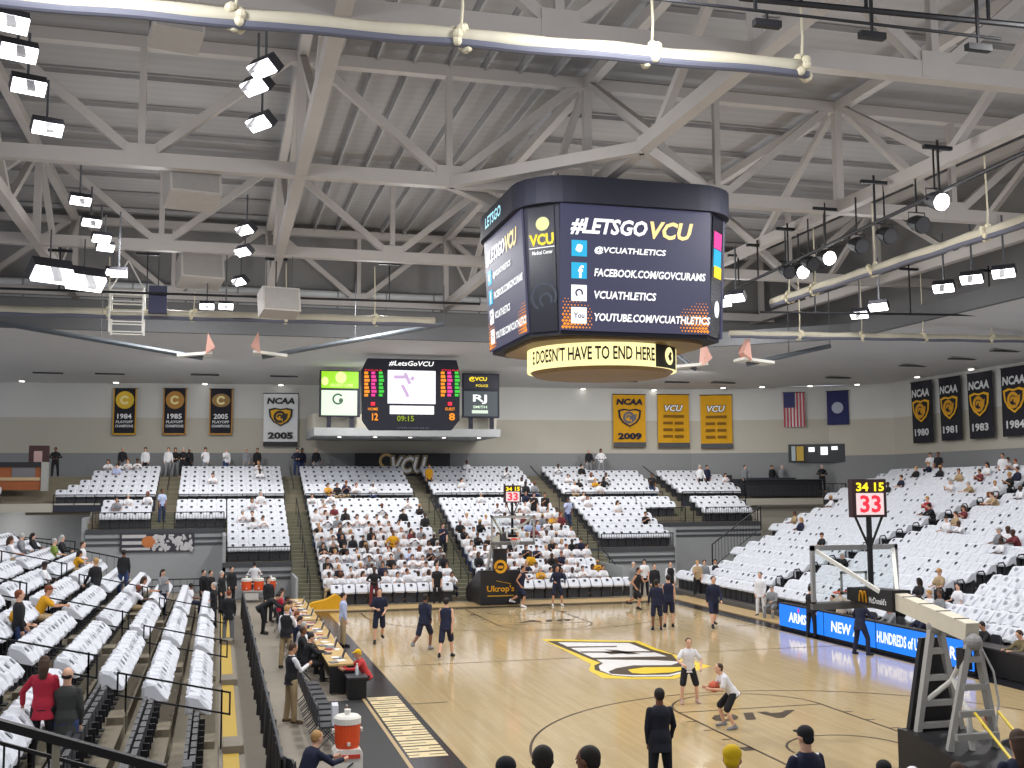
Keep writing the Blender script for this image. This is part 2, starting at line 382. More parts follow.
for yy in YT:
    if yy < -20: continue
    t = thing('roof_truss', 'wide cream steel roof %s, spanning the court' % WHERE[yy], 'truss', (0,yy,ZB), 'cross trusses')
    MB().beam((-29,yy,ZB),(24 if yy < 20 else 18,yy,ZB),.34,.42).build('bottom_chord', steel, t)
    MB().beam((-29,yy,ZT),(24 if yy < 20 else 18,yy,ZT),.34,.36).build('top_chord', steel, t)
    for a, c2 in zip(XB[:-1], XB[1:]):
        m = (a+c2)/2
        for p, q in (((m,ZB),(a+.3,ZT)),((m,ZB),(c2-.3,ZT))): MB().beam((p[0],yy,p[1]),(q[0],yy,q[1]),.26,.26).build('diagonal', steel, t)
        MB().beam((m,yy,ZB),(m,yy,ZT),.2,.2).build('vertical', steel, t)
        MB().cbox((m,yy,ZB+.14),(.85,.37,.62)).build('gusset_plate', steel, t)
    for x in XB: MB().beam((x,yy,ZB),(x,yy,ZT),.26,.26).build('vertical', steel, t)
for x, nm in zip(XB, ['far left edge','left','left of the scoreboard','over the scoreboard','right of the scoreboard','far right']):
    t = thing('roof_girder', 'cream steel roof girder running down the hall, %s' % nm, 'girder', (x,-24,ZB), 'lengthwise girders')
    MB().beam((x,-24,ZB),(x,24.3,ZB),.34,.4).build('bottom_flange', steel, t)
    MB().beam((x,-24,ZT),(x,24.3,ZT),.3,.34).build('top_flange', steel, t)
    for y0, y1 in zip(YT[:-1], YT[1:]):
        m = (y0+y1)/2
        MB().beam((x,y0+.2,ZT),(x,m,ZB),.22,.22).build('diagonal', steel, t); MB().beam((x,m,ZB),(x,y1-.2,ZT),.22,.22).build('diagonal', steel, t)
t = thing('scoreboard_brace_frame', 'cream diamond of braces above the hanging scoreboard', 'brace', (-.9,.2,ZB))
for p, q in (((-5.45,.2),(-.9,-4.6)),((-.9,-4.6),(3.65,.2)),((3.65,.2),(-.9,4.9)),((-.9,4.9),(-5.45,.2))): MB().beam((*p,ZB-.05),(*q,ZB-.05),.28,.34).build('brace', steel, t)
from mathutils.bvhtree import BVHTree
_sb = BVHTree.FromPolygons([V(v) for v in so.v], so.f)
def on_soffit(px, py):
    h = _sb.ray_cast(CAM, _ray(px, py).normalized()); return h[0] if h[0] is not None else atz(px, py, 11.9)
# soffit downlights, dark air slots
for i, (px, py) in enumerate([(22,379.5),(116,381),(205,382.5),(281,383.5),(583,387.5),(654,388.5),(723,386.5),(762,385.5),(810,384.5),(857,383),(917,375.5),(971,367.5)]):
    p = on_soffit(px, py); z = p.z-.08
    t = thing('downlight', 'round white downlight in the grey soffit, %s from the left' % nth(i+1), 'light', (p.x,p.y,z), 'soffit downlights')
    MB().lathe([(.2,-.02),(.2,.06),(.16,.06)], (p.x,p.y,z), 16).build('trim_ring', whitep, t)
    MB().lathe([(.15,-.05),(.15,0)], (p.x,p.y,z), 16).build('lens', mat('downlight_glow', (255,250,240), emit=5), t)
for i, (px, py) in enumerate([(48,372),(110,373),(205,374),(284,375.5),(570,378),(625,380.5),(677,381.5),(723,382),(838,377),(913,365),(962,358),(1005,350)]):
    p = on_soffit(px, py)
    tag(MB().cbox((p.x,p.y,p.z-.06),(1.6,.3,.05)).build('air_slot', mat('dark_slot', (62,62,64), .9)), 'dark air slot in the grey soffit, %s from the left' % nth(i+1), 'vent', 'soffit air slots')
# ------------------------------------------------------------------ glowing colours
def glow(n, rgb, e=1.15): return mat('glow_'+n, rgb, emit=e)
gW, gY, gO, gR, gG, gC, gN = glow('white',(255,255,255)), glow('yellow',(250,220,40)), glow('orange',(255,150,30)), glow('red',(255,40,70)), glow('green',(60,200,60)), glow('cyan',(30,170,215)), glow('navy',(58,58,86),1)
gP = glow('pale_gold',(255,226,150)); gCream = glow('cream',(255,240,170),1.3); gLB = glow('light_blue',(170,225,240)); gLime = glow('lime',(150,215,30)); gPG = glow('pale_green',(214,236,208)); gPink = glow('pink',(235,60,150)); gD = glow('dark_panel',(34,34,46),1); gGrey = glow('grey_slate',(72,80,84),1); gLED = glow('led_blue',(24,120,235),1.25)
navyblk = mat('navy_black_shell', (32,33,46), .75, var=.05)
# ------------------------------------------------------------------ hanging centre scoreboard
def scoreboard():
    cx, cy = -.645, -.2; H, CH = 3.2, .8
    t = thing('hanging_scoreboard', 'large eight-sided video scoreboard hanging over centre court with lit gold ring', 'scoreboard', (cx,cy,8.3))
    def octo(s, c=CH): h = H*s; return [(-h+c,-h),(h-c,-h),(h,-h+c),(h,h-c),(h-c,h),(-h+c,h),(-h,h-c),(-h,-h+c)]
    top, bot = octo(.985), octo(.925, .72)
    b = MB(); n = 8
    b.add([(cx+x,cy+y,13.3) for x,y in top]+[(cx+x,cy+y,9.52) for x,y in bot], [tuple(range(8)), tuple(range(15,7,-1))]+[(i,n+i,n+(i+1)%n,(i+1)%n) for i in range(n)])
    b.build('housing', navyblk, t)
    def rnd(h, r=1.5, m=6):                                    # rounded square outline
        out = []
        for k, (sx, sy) in enumerate(((1,-1),(1,1),(-1,1),(-1,-1))):
            for i in range(m+1):
                a = rad(-90+90*k+90*i/m); out.append((sx*(h-r)+r*math.cos(a), sy*(h-r)+r*math.sin(a)))
        return out
    for nm, h, z0, z1, mm in (('crown_band',3.4,13.25,14.02,navyblk),('underside_tray',2.75,9.44,9.55,mat('tray_lit_yellow', (120,96,60), .5))):  # yellow light under the board is put into the tray colour
        o = rnd(h); MB().prism(o,(cx,cy,z0),(1,0,0),(0,1,0),z1-z0).build(nm, mm, t)
    def face(i, f):                                            # centre, x dir, y dir of a housing face (f: 0..1 upward)
        j = (i+1)%8; A, B2, Cc, D = V((cx+bot[i][0],cy+bot[i][1],9.52)), V((cx+bot[j][0],cy+bot[j][1],9.52)), V((cx+top[j][0],cy+top[j][1],13.3)), V((cx+top[i][0],cy+top[i][1],13.3))
        ux = (B2-A).normalized(); uy = ((Cc+D)/2-(A+B2)/2).normalized(); return (A+B2)/2, ux, uy
    for i, nm in ((0,'front_screen'),(6,'left_screen'),(2,'right_screen'),(4,'rear_screen')):
        o, ux, uy = face(i, 0); nrm = ux.cross(uy); at = lambda a, h: o+ux*a+uy*h
        s = MB(); rect(s, at(0,1.92), ux, uy, 4.62, 3.62, .02, .06); s.build(nm, gN, t)
        sc = LAST[0]
        p = MB(); letters(p, '#LETSGO', at(-.85,3.1), ux, uy, 2.35, .5, .25, .035, .1); p.build('lettering', gW, sc)
        p = MB(); letters(p, 'VCU', at(1.08,3.1), ux, uy, 1.35, .52, .25, .035, .1); p.build('lettering', gP, sc)
        for k, (tx, wd) in enumerate((('@VCUATHLETICS',2.2),('FACEBOOK.COM/GOVCURAMS',3.45),('VCUATHLETICS',1.9),('YOUTUBE.COM/VCUATHLETICS',3.6))):
            h = 2.43-.64*k
            p = MB(); letters(p, tx, at(-1.3+wd/2,h), ux, uy, wd, .23, .15, .03, .1); p.build('lettering', gW, sc)
            p = MB(); rect(p, at(-1.75,h+.03), ux, uy, .46, .46, .082, .01); p.build('icon', (gC,gC,gW,gW)[k], sc)
            p = MB()
            if k == 0: p.prism([(.13*math.cos(a*.7)*(1 if a%2 else .7),.12*math.sin(a*.7)) for a in range(9)], at(-1.75,h+.03)+nrm*.1, ux, uy, .004)
            if k == 1: letters(p, 'f', at(-1.7,h), ux, uy, .17, .36, 0, .03, .1)
            if k == 2: arc2(p, at(-1.75,h+.03)+nrm*.1, ux, uy, .12, .05)
            if k == 3: letters(p, 'You', at(-1.75,h+.03), ux, uy, .32, .16, 0, .02, .1)
            p.build('icon_mark', (gW,gW,gN,gN)[k], sc)
        p = MB()
        for sx in (-1, 1):
            for r in range(10):
                for q in range(9):
                    d = math.hypot(r, q*.9)
                    if d < 9.5:
                        sz = .115*(1-d/13); c = at(sx*(2.22-.1*q-(.05 if r%2 else 0)), .2+.09*r)+nrm*.085
                        p.prism([(-sz/2,0),(0,-sz/2),(sz/2,0),(0,sz/2)], c, ux, uy, .003)
        p.build('halftone_dots', gO, sc)
    for i in (7,1,3,5):
        o, ux, uy = face(i, 0); at = lambda a, h: o+ux*a+uy*h; nrm = ux.cross(uy)
        s = MB(); rect(s, at(0,1.9), ux, uy, .86, 3.6, .015, .03); s.build('corner_panel', mat('corner_panel_black', (26,27,36), .25), t); sp = LAST[0]
        if i == 7:
            p = MB(); letters(p, 'VCU', at(0,2.75), ux, uy, .8, .34, 0, .04, .055); p.build('lettering', gY, sp)
            p = MB(); letters(p, 'Medical Center', at(.02,2.38), ux, uy, .66, .11, 0, .02, .055); rect(p, at(0,2.52), ux, uy, .82, .025, .05, .005); p.build('lettering', gW, sp)
            p = MB().prism([(.22*math.cos(a*.42),.2*math.sin(a*.42)) for a in range(15)], at(.05,3.2)+nrm*.05, ux, uy, .006); p.build('seal', glow('pale_seal',(215,215,150)), sp)
            p = MB(); arc2(p, at(.02,1.1)+nrm*.05, ux, uy, .42, .07); arc2(p, at(.08,1.0)+nrm*.05, ux, uy, .22, .07); p.build('horn_emblem', glow('dim_slate',(58,64,78),1), sp)
        elif i == 1:
            p = MB(); rect(p, at(.0,3.0), ux, uy, .62, .5, .05, .01); p.build('advert', gPink, sp)
            p = MB(); rect(p, at(.0,2.45), ux, uy, .62, .55, .05, .01); p.build('advert', gC, sp)
            p = MB(); rect(p, at(.05,2.05), ux, uy, .6, .35, .055, .01); p.build('advert', gY, sp)
            p = MB().prism([(.2*math.cos(a*.5),.26*math.sin(a*.5)) for a in range(12)], at(.1,.95)+nrm*.05, ux, uy, .006); p.build('advert', gW, sp)
    c = MB(); letters(c, 'LETSGO', (cx-3.4,cy+.3,13.63), (0,-1,0), (0,0,1), 2.0, .36, 0, .03, .03); c.build('crown_lettering', gLB, t)
    # lit ring
    r0 = 2.33; MB().lathe([(r0,8.76),(r0,9.5)], (cx,cy,0), 64).build('ring', gCream, t); rg = LAST[0]
    def bend(z0, a0): return lambda x, y: V((cx+(r0+.012)*math.sin(a0+x/r0), cy-(r0+.012)*math.cos(a0+x/r0), z0+y))
    p = MB(); letters(p, "E DOESN'T HAVE TO END HERE", (0,0,0), (1,0,0), (0,1,0), 4.3, .42, 0, .02, 0, bend(9.13,-.52)); p.build('lettering', mat('ring_letter_black', (40,36,24), .6), rg)
    p = MB()
    for i in range(10):
        a, e = .42+.058*i, .42+.058*(i+1); q = r0+.01
        p.add([(cx+q*math.sin(v),cy-q*math.cos(v),z) for v, z in ((a,8.76),(e,8.76),(e,9.5),(a,9.5))], [(0,1,2,3)])
    p.build('dark_segment', mat('ring_letter_black', (0,0,0)), rg)
    bd = bend(9.13,.72); p = MB(); N = 20
    p.add([bd(.27*math.cos(2*math.pi*k/N),.27*math.sin(2*math.pi*k/N))+V((.01,-.01,0)) for k in range(N)], [tuple(range(N))]); p.build('ring_badge', gCream, rg)
    p = MB()
    p.add([bd(a,c)+V((.022,-.022,0)) for a, c in ((-.13,-.02),(.02,.14),(.14,.1),(.06,.02),(.13,-.08),(-.02,-.16))], [(0,1,2,3,4,5)]); p.build('ring_badge_mark', mat('ring_letter_black', (0,0,0)), rg)
    MB().lathe([(2.25,8.77),(2.1,8.66),(.3,8.62)], (cx,cy,0), 48).build('ring_bowl', mat('tray_lit_yellow', (0,0,0)), t)
    for sx in (-1,1):
        for sy in (-1,1): MB().cyl((cx+sx*2,cy+sy*2,13.95),(cx+sx*2,cy+sy*2,14.46),.03,n=8).build('hoist_cable', black, t)
def arc2(mb, o, ux, uy, r, w, a0=-30, a1=240, n=18):
    out = [(r*math.cos(rad(a0+(a1-a0)*i/n)), r*math.sin(rad(a0+(a1-a0)*i/n))) for i in range(n+1)]
    inn = [((r-w)*math.cos(rad(a0+(a1-a0)*i/n)), (r-w)*math.sin(rad(a0+(a1-a0)*i/n))) for i in range(n+1)]
    for i in range(n): mb.prism([inn[i],out[i],out[i+1],inn[i+1]], o, ux, uy, .004)
scoreboard()

# ------------------------------------------------------------------ far wall scoreboard on its ledge
EX, EZ = V((1,0,0)), V((0,0,1))
def PX(px, py, y): p = aty(px, py, y); return p
def panel(mb, px0, py0, px1, py1, y, d=.1):
    a, c = aty(px0,py0,y), aty(px1,py1,y); mb.box(a.x, y, min(a.z,c.z), c.x, y+d, max(a.z,c.z)); return (a+c)/2, abs(c.x-a.x), abs(a.z-c.z)
def wtext(parent, body, px0, py0, px1, py1, y, m, shear=0, bold=.02, name='lettering'):
    a, c = aty(px0,py0,y), aty(px1,py1,y); b = MB(); letters(b, body, V(((a.x+c.x)/2, y, (a.z+c.z)/2)), EX, EZ, abs(c.x-a.x), abs(a.z-c.z), shear, bold, .0); return b.build(name, m, parent)
Y0 = 30.0
a, c = aty(314,418,Y0), aty(500,437,Y0)
tag(MB().box(a.x,Y0-.1,c.z,c.x,36.0,c.z+.45).build('trim_scoreboard_ledge', midgrey), kind='structure')
tag(MB().box(a.x,Y0+.9,c.z+.45,c.x,36.0,c.z+1.3).build('trim_scoreboard_alcove', beige), kind='structure')
for i, px in enumerate((340,376,411,445,480)):
    p = aty(px,434.5,Y0-.1)
    t = thing('downlight', 'small downlight under the far scoreboard ledge, %s from the left' % nth(i+1), 'light', (p.x,Y0+.2,c.z-.03), 'ledge downlights')
    MB().lathe([(.14,0),(.14,.03)], (p.x,Y0+.2,c.z-.05), 14).build('trim_ring', whitep, t)
    MB().lathe([(.1,0),(.1,.02)], (p.x,Y0+.2,c.z-.075), 14).build('lens', mat('downlight_glow', (0,0,0), emit=5), t)
yb = 25.4
t = thing('wall_scoreboard', 'black far-end scoreboard with a white video screen and red and green digits', 'scoreboard', tuple(aty(411,430,yb)))
def P2(px, py): p = aty(px, py, yb); return (p.x, p.z)
MB().prism([P2(*q) for q in ((363,420),(370,430),(452,430),(460,420),(460,372),(457,360),(368,358),(362,370))], (0,yb+.5,0), (1,0,0), (0,0,1), .4).build('housing', navyblk, t)
yf = yb+.02
wtext(t,'#LetsGoVCU',389,360.5,434,367,yf,gW,.2)
b = MB(); panel(b,388,370,435.5,404,yf,.1); b.build('video_screen', glow('screen_white',(250,248,255),1.3), t)
b = MB()
for pts2 in (((394,377),(408,377)),((402,385),(406,392)),((405,373),(410,384)),((411,380),(414,377)),((406,392),(408,397))): b.beam(aty(*pts2[0],yf-.02),aty(*pts2[1],yf-.02),.18,.01,(0,1,0))
b.build('screen_figure', glow('pale_mauve',(196,168,205)), LAST[0])
b = MB(); panel(b,390,405.5,434,414.5,yf,.1); b.build('message_strip', gW, t)
wtext(t,'09:15',397,415.5,414,421.5,yf,glow('dim_lime',(130,150,20)))
wtext(t,'VIRGINIA',396,426.8,430,429.2,yf,gGrey)
for x0, col, n in ((364.5,gO,7),(371.5,gPink,7),(379,gG,7),(441,gO,7),(447.5,gPink,7),(455,gG,7)):
    b = MB()
    for k in range(n): panel(b,x0,371.5+3.7*k,x0+3.6+(k%3)*.7,374.2+3.7*k,yf,.05)
    b.build('stat_column', col, t)
for x0 in (369,446):
    wtext(t,'HOME' if x0 < 400 else 'GUEST',x0-1,407.5,x0+9,410.5,yf,gO); wtext(t,'12' if x0 < 400 else '8',x0+3,413,x0+9,420.5,yf,gO,0,.03)
    b = MB(); panel(b,x0+2,402,x0+6,405.5,yf,.05); b.build('indicator', gR, t)
    wtext(t,'FOULS',x0-4,369.3,x0+13,371,yf,gR)
t = thing('advert_panel', 'lime and pale lit advert panel left of the far scoreboard', 'sign', tuple(aty(340,416,Y0)))
b = MB(); panel(b,320,370,360,417,Y0,.3); b.build('case', navyblk, t)
b = MB(); panel(b,327,416,331,431,Y0+.05,.15); panel(b,350,416,354,431,Y0+.05,.15); b.build('bracket', navyblk, t)
b = MB(); panel(b,321.5,371,358.5,388.5,Y0-.02,.1); b.build('upper_panel', gLime, t)
b = MB(); b.ell(aty(341,377.5,Y0-.03),.32,.02,.34); b.ell(aty(325,381,Y0-.03),.2,.02,.25); b.build('emblem', glow('pale_lime',(224,244,150)), t)
wtext(t,'URGENT CARE',330,383.5,353,387,Y0-.03,glow('pale_lime',(0,0,0)))
b = MB(); panel(b,321.5,390,357,415.5,Y0-.02,.1); b.build('lower_panel', gPG, t)
b = MB(); arc2(b, aty(338,399,Y0-.04), EX, EZ, .32, .1, 40, 320); b.ell(aty(341,400.5,Y0-.03),.12,.02,.14); b.build('emblem', mat('ad_dark_green', (60,84,66), .8), t)
t = thing('advert_panel', 'black and slate lit advert panel right of the far scoreboard', 'sign', tuple(aty(481,417,Y0)))
b = MB(); panel(b,463,373,499.5,418,Y0,.3); b.build('case', navyblk, t)
b = MB(); panel(b,469,417,473,431,Y0+.05,.15); panel(b,490,417,494,431,Y0+.05,.15); b.build('bracket', navyblk, t)
b = MB(); panel(b,464,374.5,498,389,Y0-.02,.1); b.build('upper_panel', gD, t)
wtext(t,'@VCU',469,376.5,487,382,Y0-.03,gY,0,.04); wtext(t,'POLICE',476,384.3,488,387,Y0-.03,gY)
b = MB(); panel(b,464,391,497.5,416.5,Y0-.02,.1); b.build('lower_panel', gGrey, t)
wtext(t,'RJ',473,394.5,487,404,Y0-.03,gW); b = MB(); panel(b,472,410,488,413.5,Y0-.05,.03); b.build('bar', glow('pale_sage',(206,220,204)), t); wtext(t,'SMITH',473,405.5,487,408.5,Y0-.03,gPG)
# VCU sign behind the top row
yv = 35.3
t = thing('wall_sign', 'dark sign with slanted gold-edged white letters behind the top row', 'sign', tuple(aty(402,476,yv)))
b = MB(); panel(b,355,453,450,476,yv,.12); b.build('board', mat('sign_charcoal', (42,43,48), .8), t)
for k, (d, m) in enumerate(((0,mat('sign_gold', (190,158,104), .6)),(.7,black),(1.4,mat('sign_white', (222,222,220), .6)))):
    wtext(t,'VCU',390+d,455+d,428-d,474.5-d,yv-.02-.02*k,m,.3,.09-.03*k)
b = MB(); arc2(b, aty(386.5,461,yv-.02), EX, EZ, .48, .17, 0, 290); b.build('horn_emblem', mat('sign_gold', (0,0,0)), t)

# ------------------------------------------------------------------ banners
clothblk = mat('banner_black_cloth', (36,36,44), .9)
def frame_at(px0, py0, px1, py1, right=False):
    if right: a, c = atx(px0,py0,28.4), atx(px1,py1,28.4); o = (a+c)/2; return o, V((0,-1,0)), abs(a.y-c.y), abs(a.z-c.z)
    def hit(px, py):
        y = 34
        for _ in range(12): y = wall_y(aty(px, py, y).x)-.22
        return aty(px, py, y)
    a, c, d = hit(px0,py0), hit(px1,py0), hit(px0,py1); ux = V((c.x-a.x,c.y-a.y,0)); w = ux.length; h = a.z-d.z
    return (a+c)/2-EZ*h/2+V((0,0,0)), ux.normalized(), w, h
def cloth(o, ux, w, h, m, t, n=7):
    b = MB(); nz = ux.cross(EZ); vs = []; ph = R.random()*6
    for s in (0, 1):
        for i in range(n+1):
            for k in range(6):
                u, v = i/n-.5, k/5-.5; vs.append(o+ux*(u*w)+EZ*(v*h)+nz*(.03*math.sin(u*9+ph+v*1.5)*(1-v) - (.02 if s else 0)))
    Q = (n+1)*6; f = []
    for i in range(n):
        for k in range(5):
            a = i*6+k; f += [(a,a+6,a+7,a+1), (Q+a,Q+a+1,Q+a+7,Q+a+6)]
    for i in range(n): f += [(i*6,Q+i*6,Q+i*6+6,i*6+6), (i*6+5,i*6+11,Q+i*6+11,Q+i*6+5)]
    f += [tuple([k for k in range(6)]+[Q+k for k in range(5,-1,-1)]), tuple([n*6+k for k in range(5,-1,-1)]+[Q+n*6+k for k in range(6)])]
    b.add(vs, f); b.build('cloth', m, t, smooth=False)
    MB().cyl(o-ux*(w/2+.05)+EZ*h/2, o+ux*(w/2+.05)+EZ*h/2, .03, n=8).build('hanging_rod', black, t)
SH = [(-.5,.42),(-.25,.5),(0,.44),(.25,.5),(.5,.42),(.46,0),(.3,-.3),(0,-.52),(-.3,-.3),(-.46,0)]
def shield(t, o, ux, w, h, outer, inner, horn, lift=.07):
    nz = ux.cross(EZ)
    MB().prism([(x*w,y*h) for x,y in SH], o+nz*lift, ux, EZ, .01).build('shield', outer, t)
    MB().prism([(x*w*.82,y*h*.82) for x,y in SH], o+nz*(lift+.012), ux, EZ, .01).build('shield_field', inner, t)
    b = MB(); arc2(b, o+nz*(lift+.03)-ux*.04*w, ux, EZ, .34*h, .14*h, 20, 300); arc2(b, o+nz*(lift+.03)-ux*.04*w, ux, EZ, .15*h, .1*h, -60, 200)
    b.prism([(.05*w,.1*h),(.3*w,.2*h),(.26*w,-.1*h),(.1*w,-.32*h)], o+nz*(lift+.03), ux, EZ, .004); b.build('horn_emblem', horn, t)
def bt(t, s, o, ux, dz, w, h, m, shear=0, bold=.03, lift=.075): b = MB(); letters(b, s, o+EZ*dz, ux, EZ, w, h, shear, bold, lift); b.build('lettering', m, t)
plat = mat('print_platinum', (205,208,210), .8); goldp = mat('print_gold', (196,150,40), .7); bronze = mat('print_bronze', (176,128,62), .7); navyp = mat('print_navy', (30,32,52), .8); whitec = mat('print_white', (232,234,236), .8)
for nm, q, yr, seal, edge in (('gold',(114,388.5,137,435),'1984',mat('seal_yellow', (214,178,50), .6),goldp),('bronze',(164,388.5,187,435),'1985',bronze,bronze),('half-faded',(210,389,233,435),'2005',mat('seal_dull', (150,120,74), .7),bronze)):
    o, ux, w, h = frame_at(*q); t = thing('championship_banner', 'narrow black %s championship banner with a round %s seal' % (yr, nm), 'banner', tuple(o-EZ*h/2), 'black championship banners')
    cloth(o, ux, w, h, clothblk, t)
    b = MB(); nz = ux.cross(EZ)
    for sx in (-1,1): rect(b, o+ux*sx*(w/2-.03), ux, EZ, .07, h, .05, .02)
    rect(b, o-EZ*(h/2-.05), ux, EZ, w, .1, .05, .02); b.build('border', edge, t)
    MB().prism([(.4*w*math.cos(k*math.pi/12),.4*w*math.sin(k*math.pi/12)*(1 if yr != '2005' else .75)) for k in range(24)], o+EZ*h*.25+nz*.07, ux, EZ, .01).build('seal', seal, t)
    b = MB(); arc2(b, o+EZ*h*.25+nz*.09, ux, EZ, .2*w, .09*w, 30, 330); b.build('seal_mark', mat('seal_pale', (235,222,160), .6), t)
    bt(t, yr, o, ux, -h*.1, w*.62, h*.11, whitec, 0, .02); bt(t, 'PLAYOFF', o, ux, -h*.22, w*.74, h*.06, plat, .1); bt(t, 'CHAMPIONS', o, ux, -h*.31, w*.78, h*.06, plat)
for q, cl, yr, ink, lab in (((264,393.5,298,447),whitec,'2005',black,'white 2005 banner with gold shield on the far wall'),((613,394.5,645,447.5),gold,'2009',navyp,'gold 2009 banner with dark shield right of the scoreboard')):
    o, ux, w, h = frame_at(*q); t = thing('year_banner', lab, 'banner', tuple(o-EZ*h/2), 'shield banners')
    cloth(o, ux, w, h, mat('white_banner', (222,224,226), .9) if cl is whitec else cl, t)
    bt(t,'NCAA',o,ux,h*.36,w*.82,h*.12,ink,.15,.05); shield(t, o+EZ*h*.06, ux, w*.72, h*.34, black if cl is whitec else navyp, mat('shield_gold', (224,170,30), .7) if cl is whitec else gold, black if cl is whitec else mat('horn_steel', (96,98,110), .7))
    bt(t, yr, o, ux, -h*.29, w*.74, h*.13, ink, 0, .05)
    b = MB(); rect(b, o-EZ*h*.45, ux, EZ, w, h*.09, .05, .02); b.build('hem_bar', darkgrey if cl is not whitec else black, t)
for q, lab, sh in (((657.5,394.5,688.5,448),'gold honours banner with pale lettering, middle of three gold banners',.0),((700,395,731.5,448.5),'gold honours banner nearest the hanging flags',.0)):
    o, ux, w, h = frame_at(*q); t = thing('honours_banner', lab, 'banner', tuple(o-EZ*h/2), 'gold honours banners'); cloth(o, ux, w, h, gold, t)
    bt(t,'VCU',o,ux,h*.24,w*.62,h*.14,navyp,.25,.08,.07); bt(t,'VCU',o,ux,h*.24,w*.58,h*.12,whitec,.25,.03,.085)
    b = MB()
    for r in range(4):
        for sx, ww in ((-.19,.3),(.17,.28)) if r else ((0,.66),): rect(b, o+ux*sx*w+EZ*(h*(.09-.125*r)), ux, EZ, w*ww, h*.05, .07, .005)
    b.build('text_lines', mat('print_brown', (120,84,14), .8), t)
    b = MB(); rect(b, o-EZ*h*.45, ux, EZ, w, h*.09, .05, .02); b.build('hem_bar', darkgrey, t)
for k, (q, yr) in enumerate((((910.5,383,934,442),'1980'),((938.5,379,962.5,439.5),'1981'),((967,374.5,994.5,437.5),'1983'),((1000.5,369,1031,435),'1984'))):
    o, ux, w, h = frame_at(*q, right=True); t = thing('year_banner', 'black %s banner with gold shield on the right wall' % yr, 'banner', tuple(o-EZ*h/2), 'black shield banners'); cloth(o, ux, w, h, clothblk, t)
    bt(t,'NCAA',o,ux,h*.31,w*.84,h*.13,plat,.1,.04); shield(t, o+EZ*h*.02, ux, w*.8, h*.36, mat('shield_gold', (0,0,0)), clothblk, mat('horn_gold', (206,150,34), .7)); bt(t, yr, o, ux, -h*.33, w*.66, h*.12, plat, 0, .03)
o, ux, w, h = frame_at(783,392.5,804,427); nz = ux.cross(EZ); t = thing('national_flag', 'red, white and blue striped flag hung upright on the far wall', 'flag', tuple(o-EZ*h/2)); cloth(o, ux, w, h, whitec, t)
b = MB()
for k in range(7): rect(b, o+ux*(-w/2+w*(2*k+.5)/13), ux, EZ, w/13, h, .055, .01)
b.build('stripes', mat('flag_red', (176,64,74), .8), t); b = MB(); rect(b, o+ux*(-w*.22)+EZ*h*.28, ux, EZ, w*.54, h*.44, .07, .01); b.build('canton', mat('flag_blue', (58,60,104), .8), t)
o, ux, w, h = frame_at(826.5,391,848,424.5); nz = ux.cross(EZ); t = thing('state_flag', 'dark blue flag with a pale round seal on the far wall', 'flag', tuple(o-EZ*h/2)); cloth(o, ux, w, h, mat('flag_navy', (44,46,92), .85), t)
MB().prism([(.27*w*math.cos(k*math.pi/10),.27*w*math.sin(k*math.pi/10)) for k in range(20)], o+nz*.07, ux, EZ, .01).build('seal', mat('seal_silver', (168,172,188), .7), t)

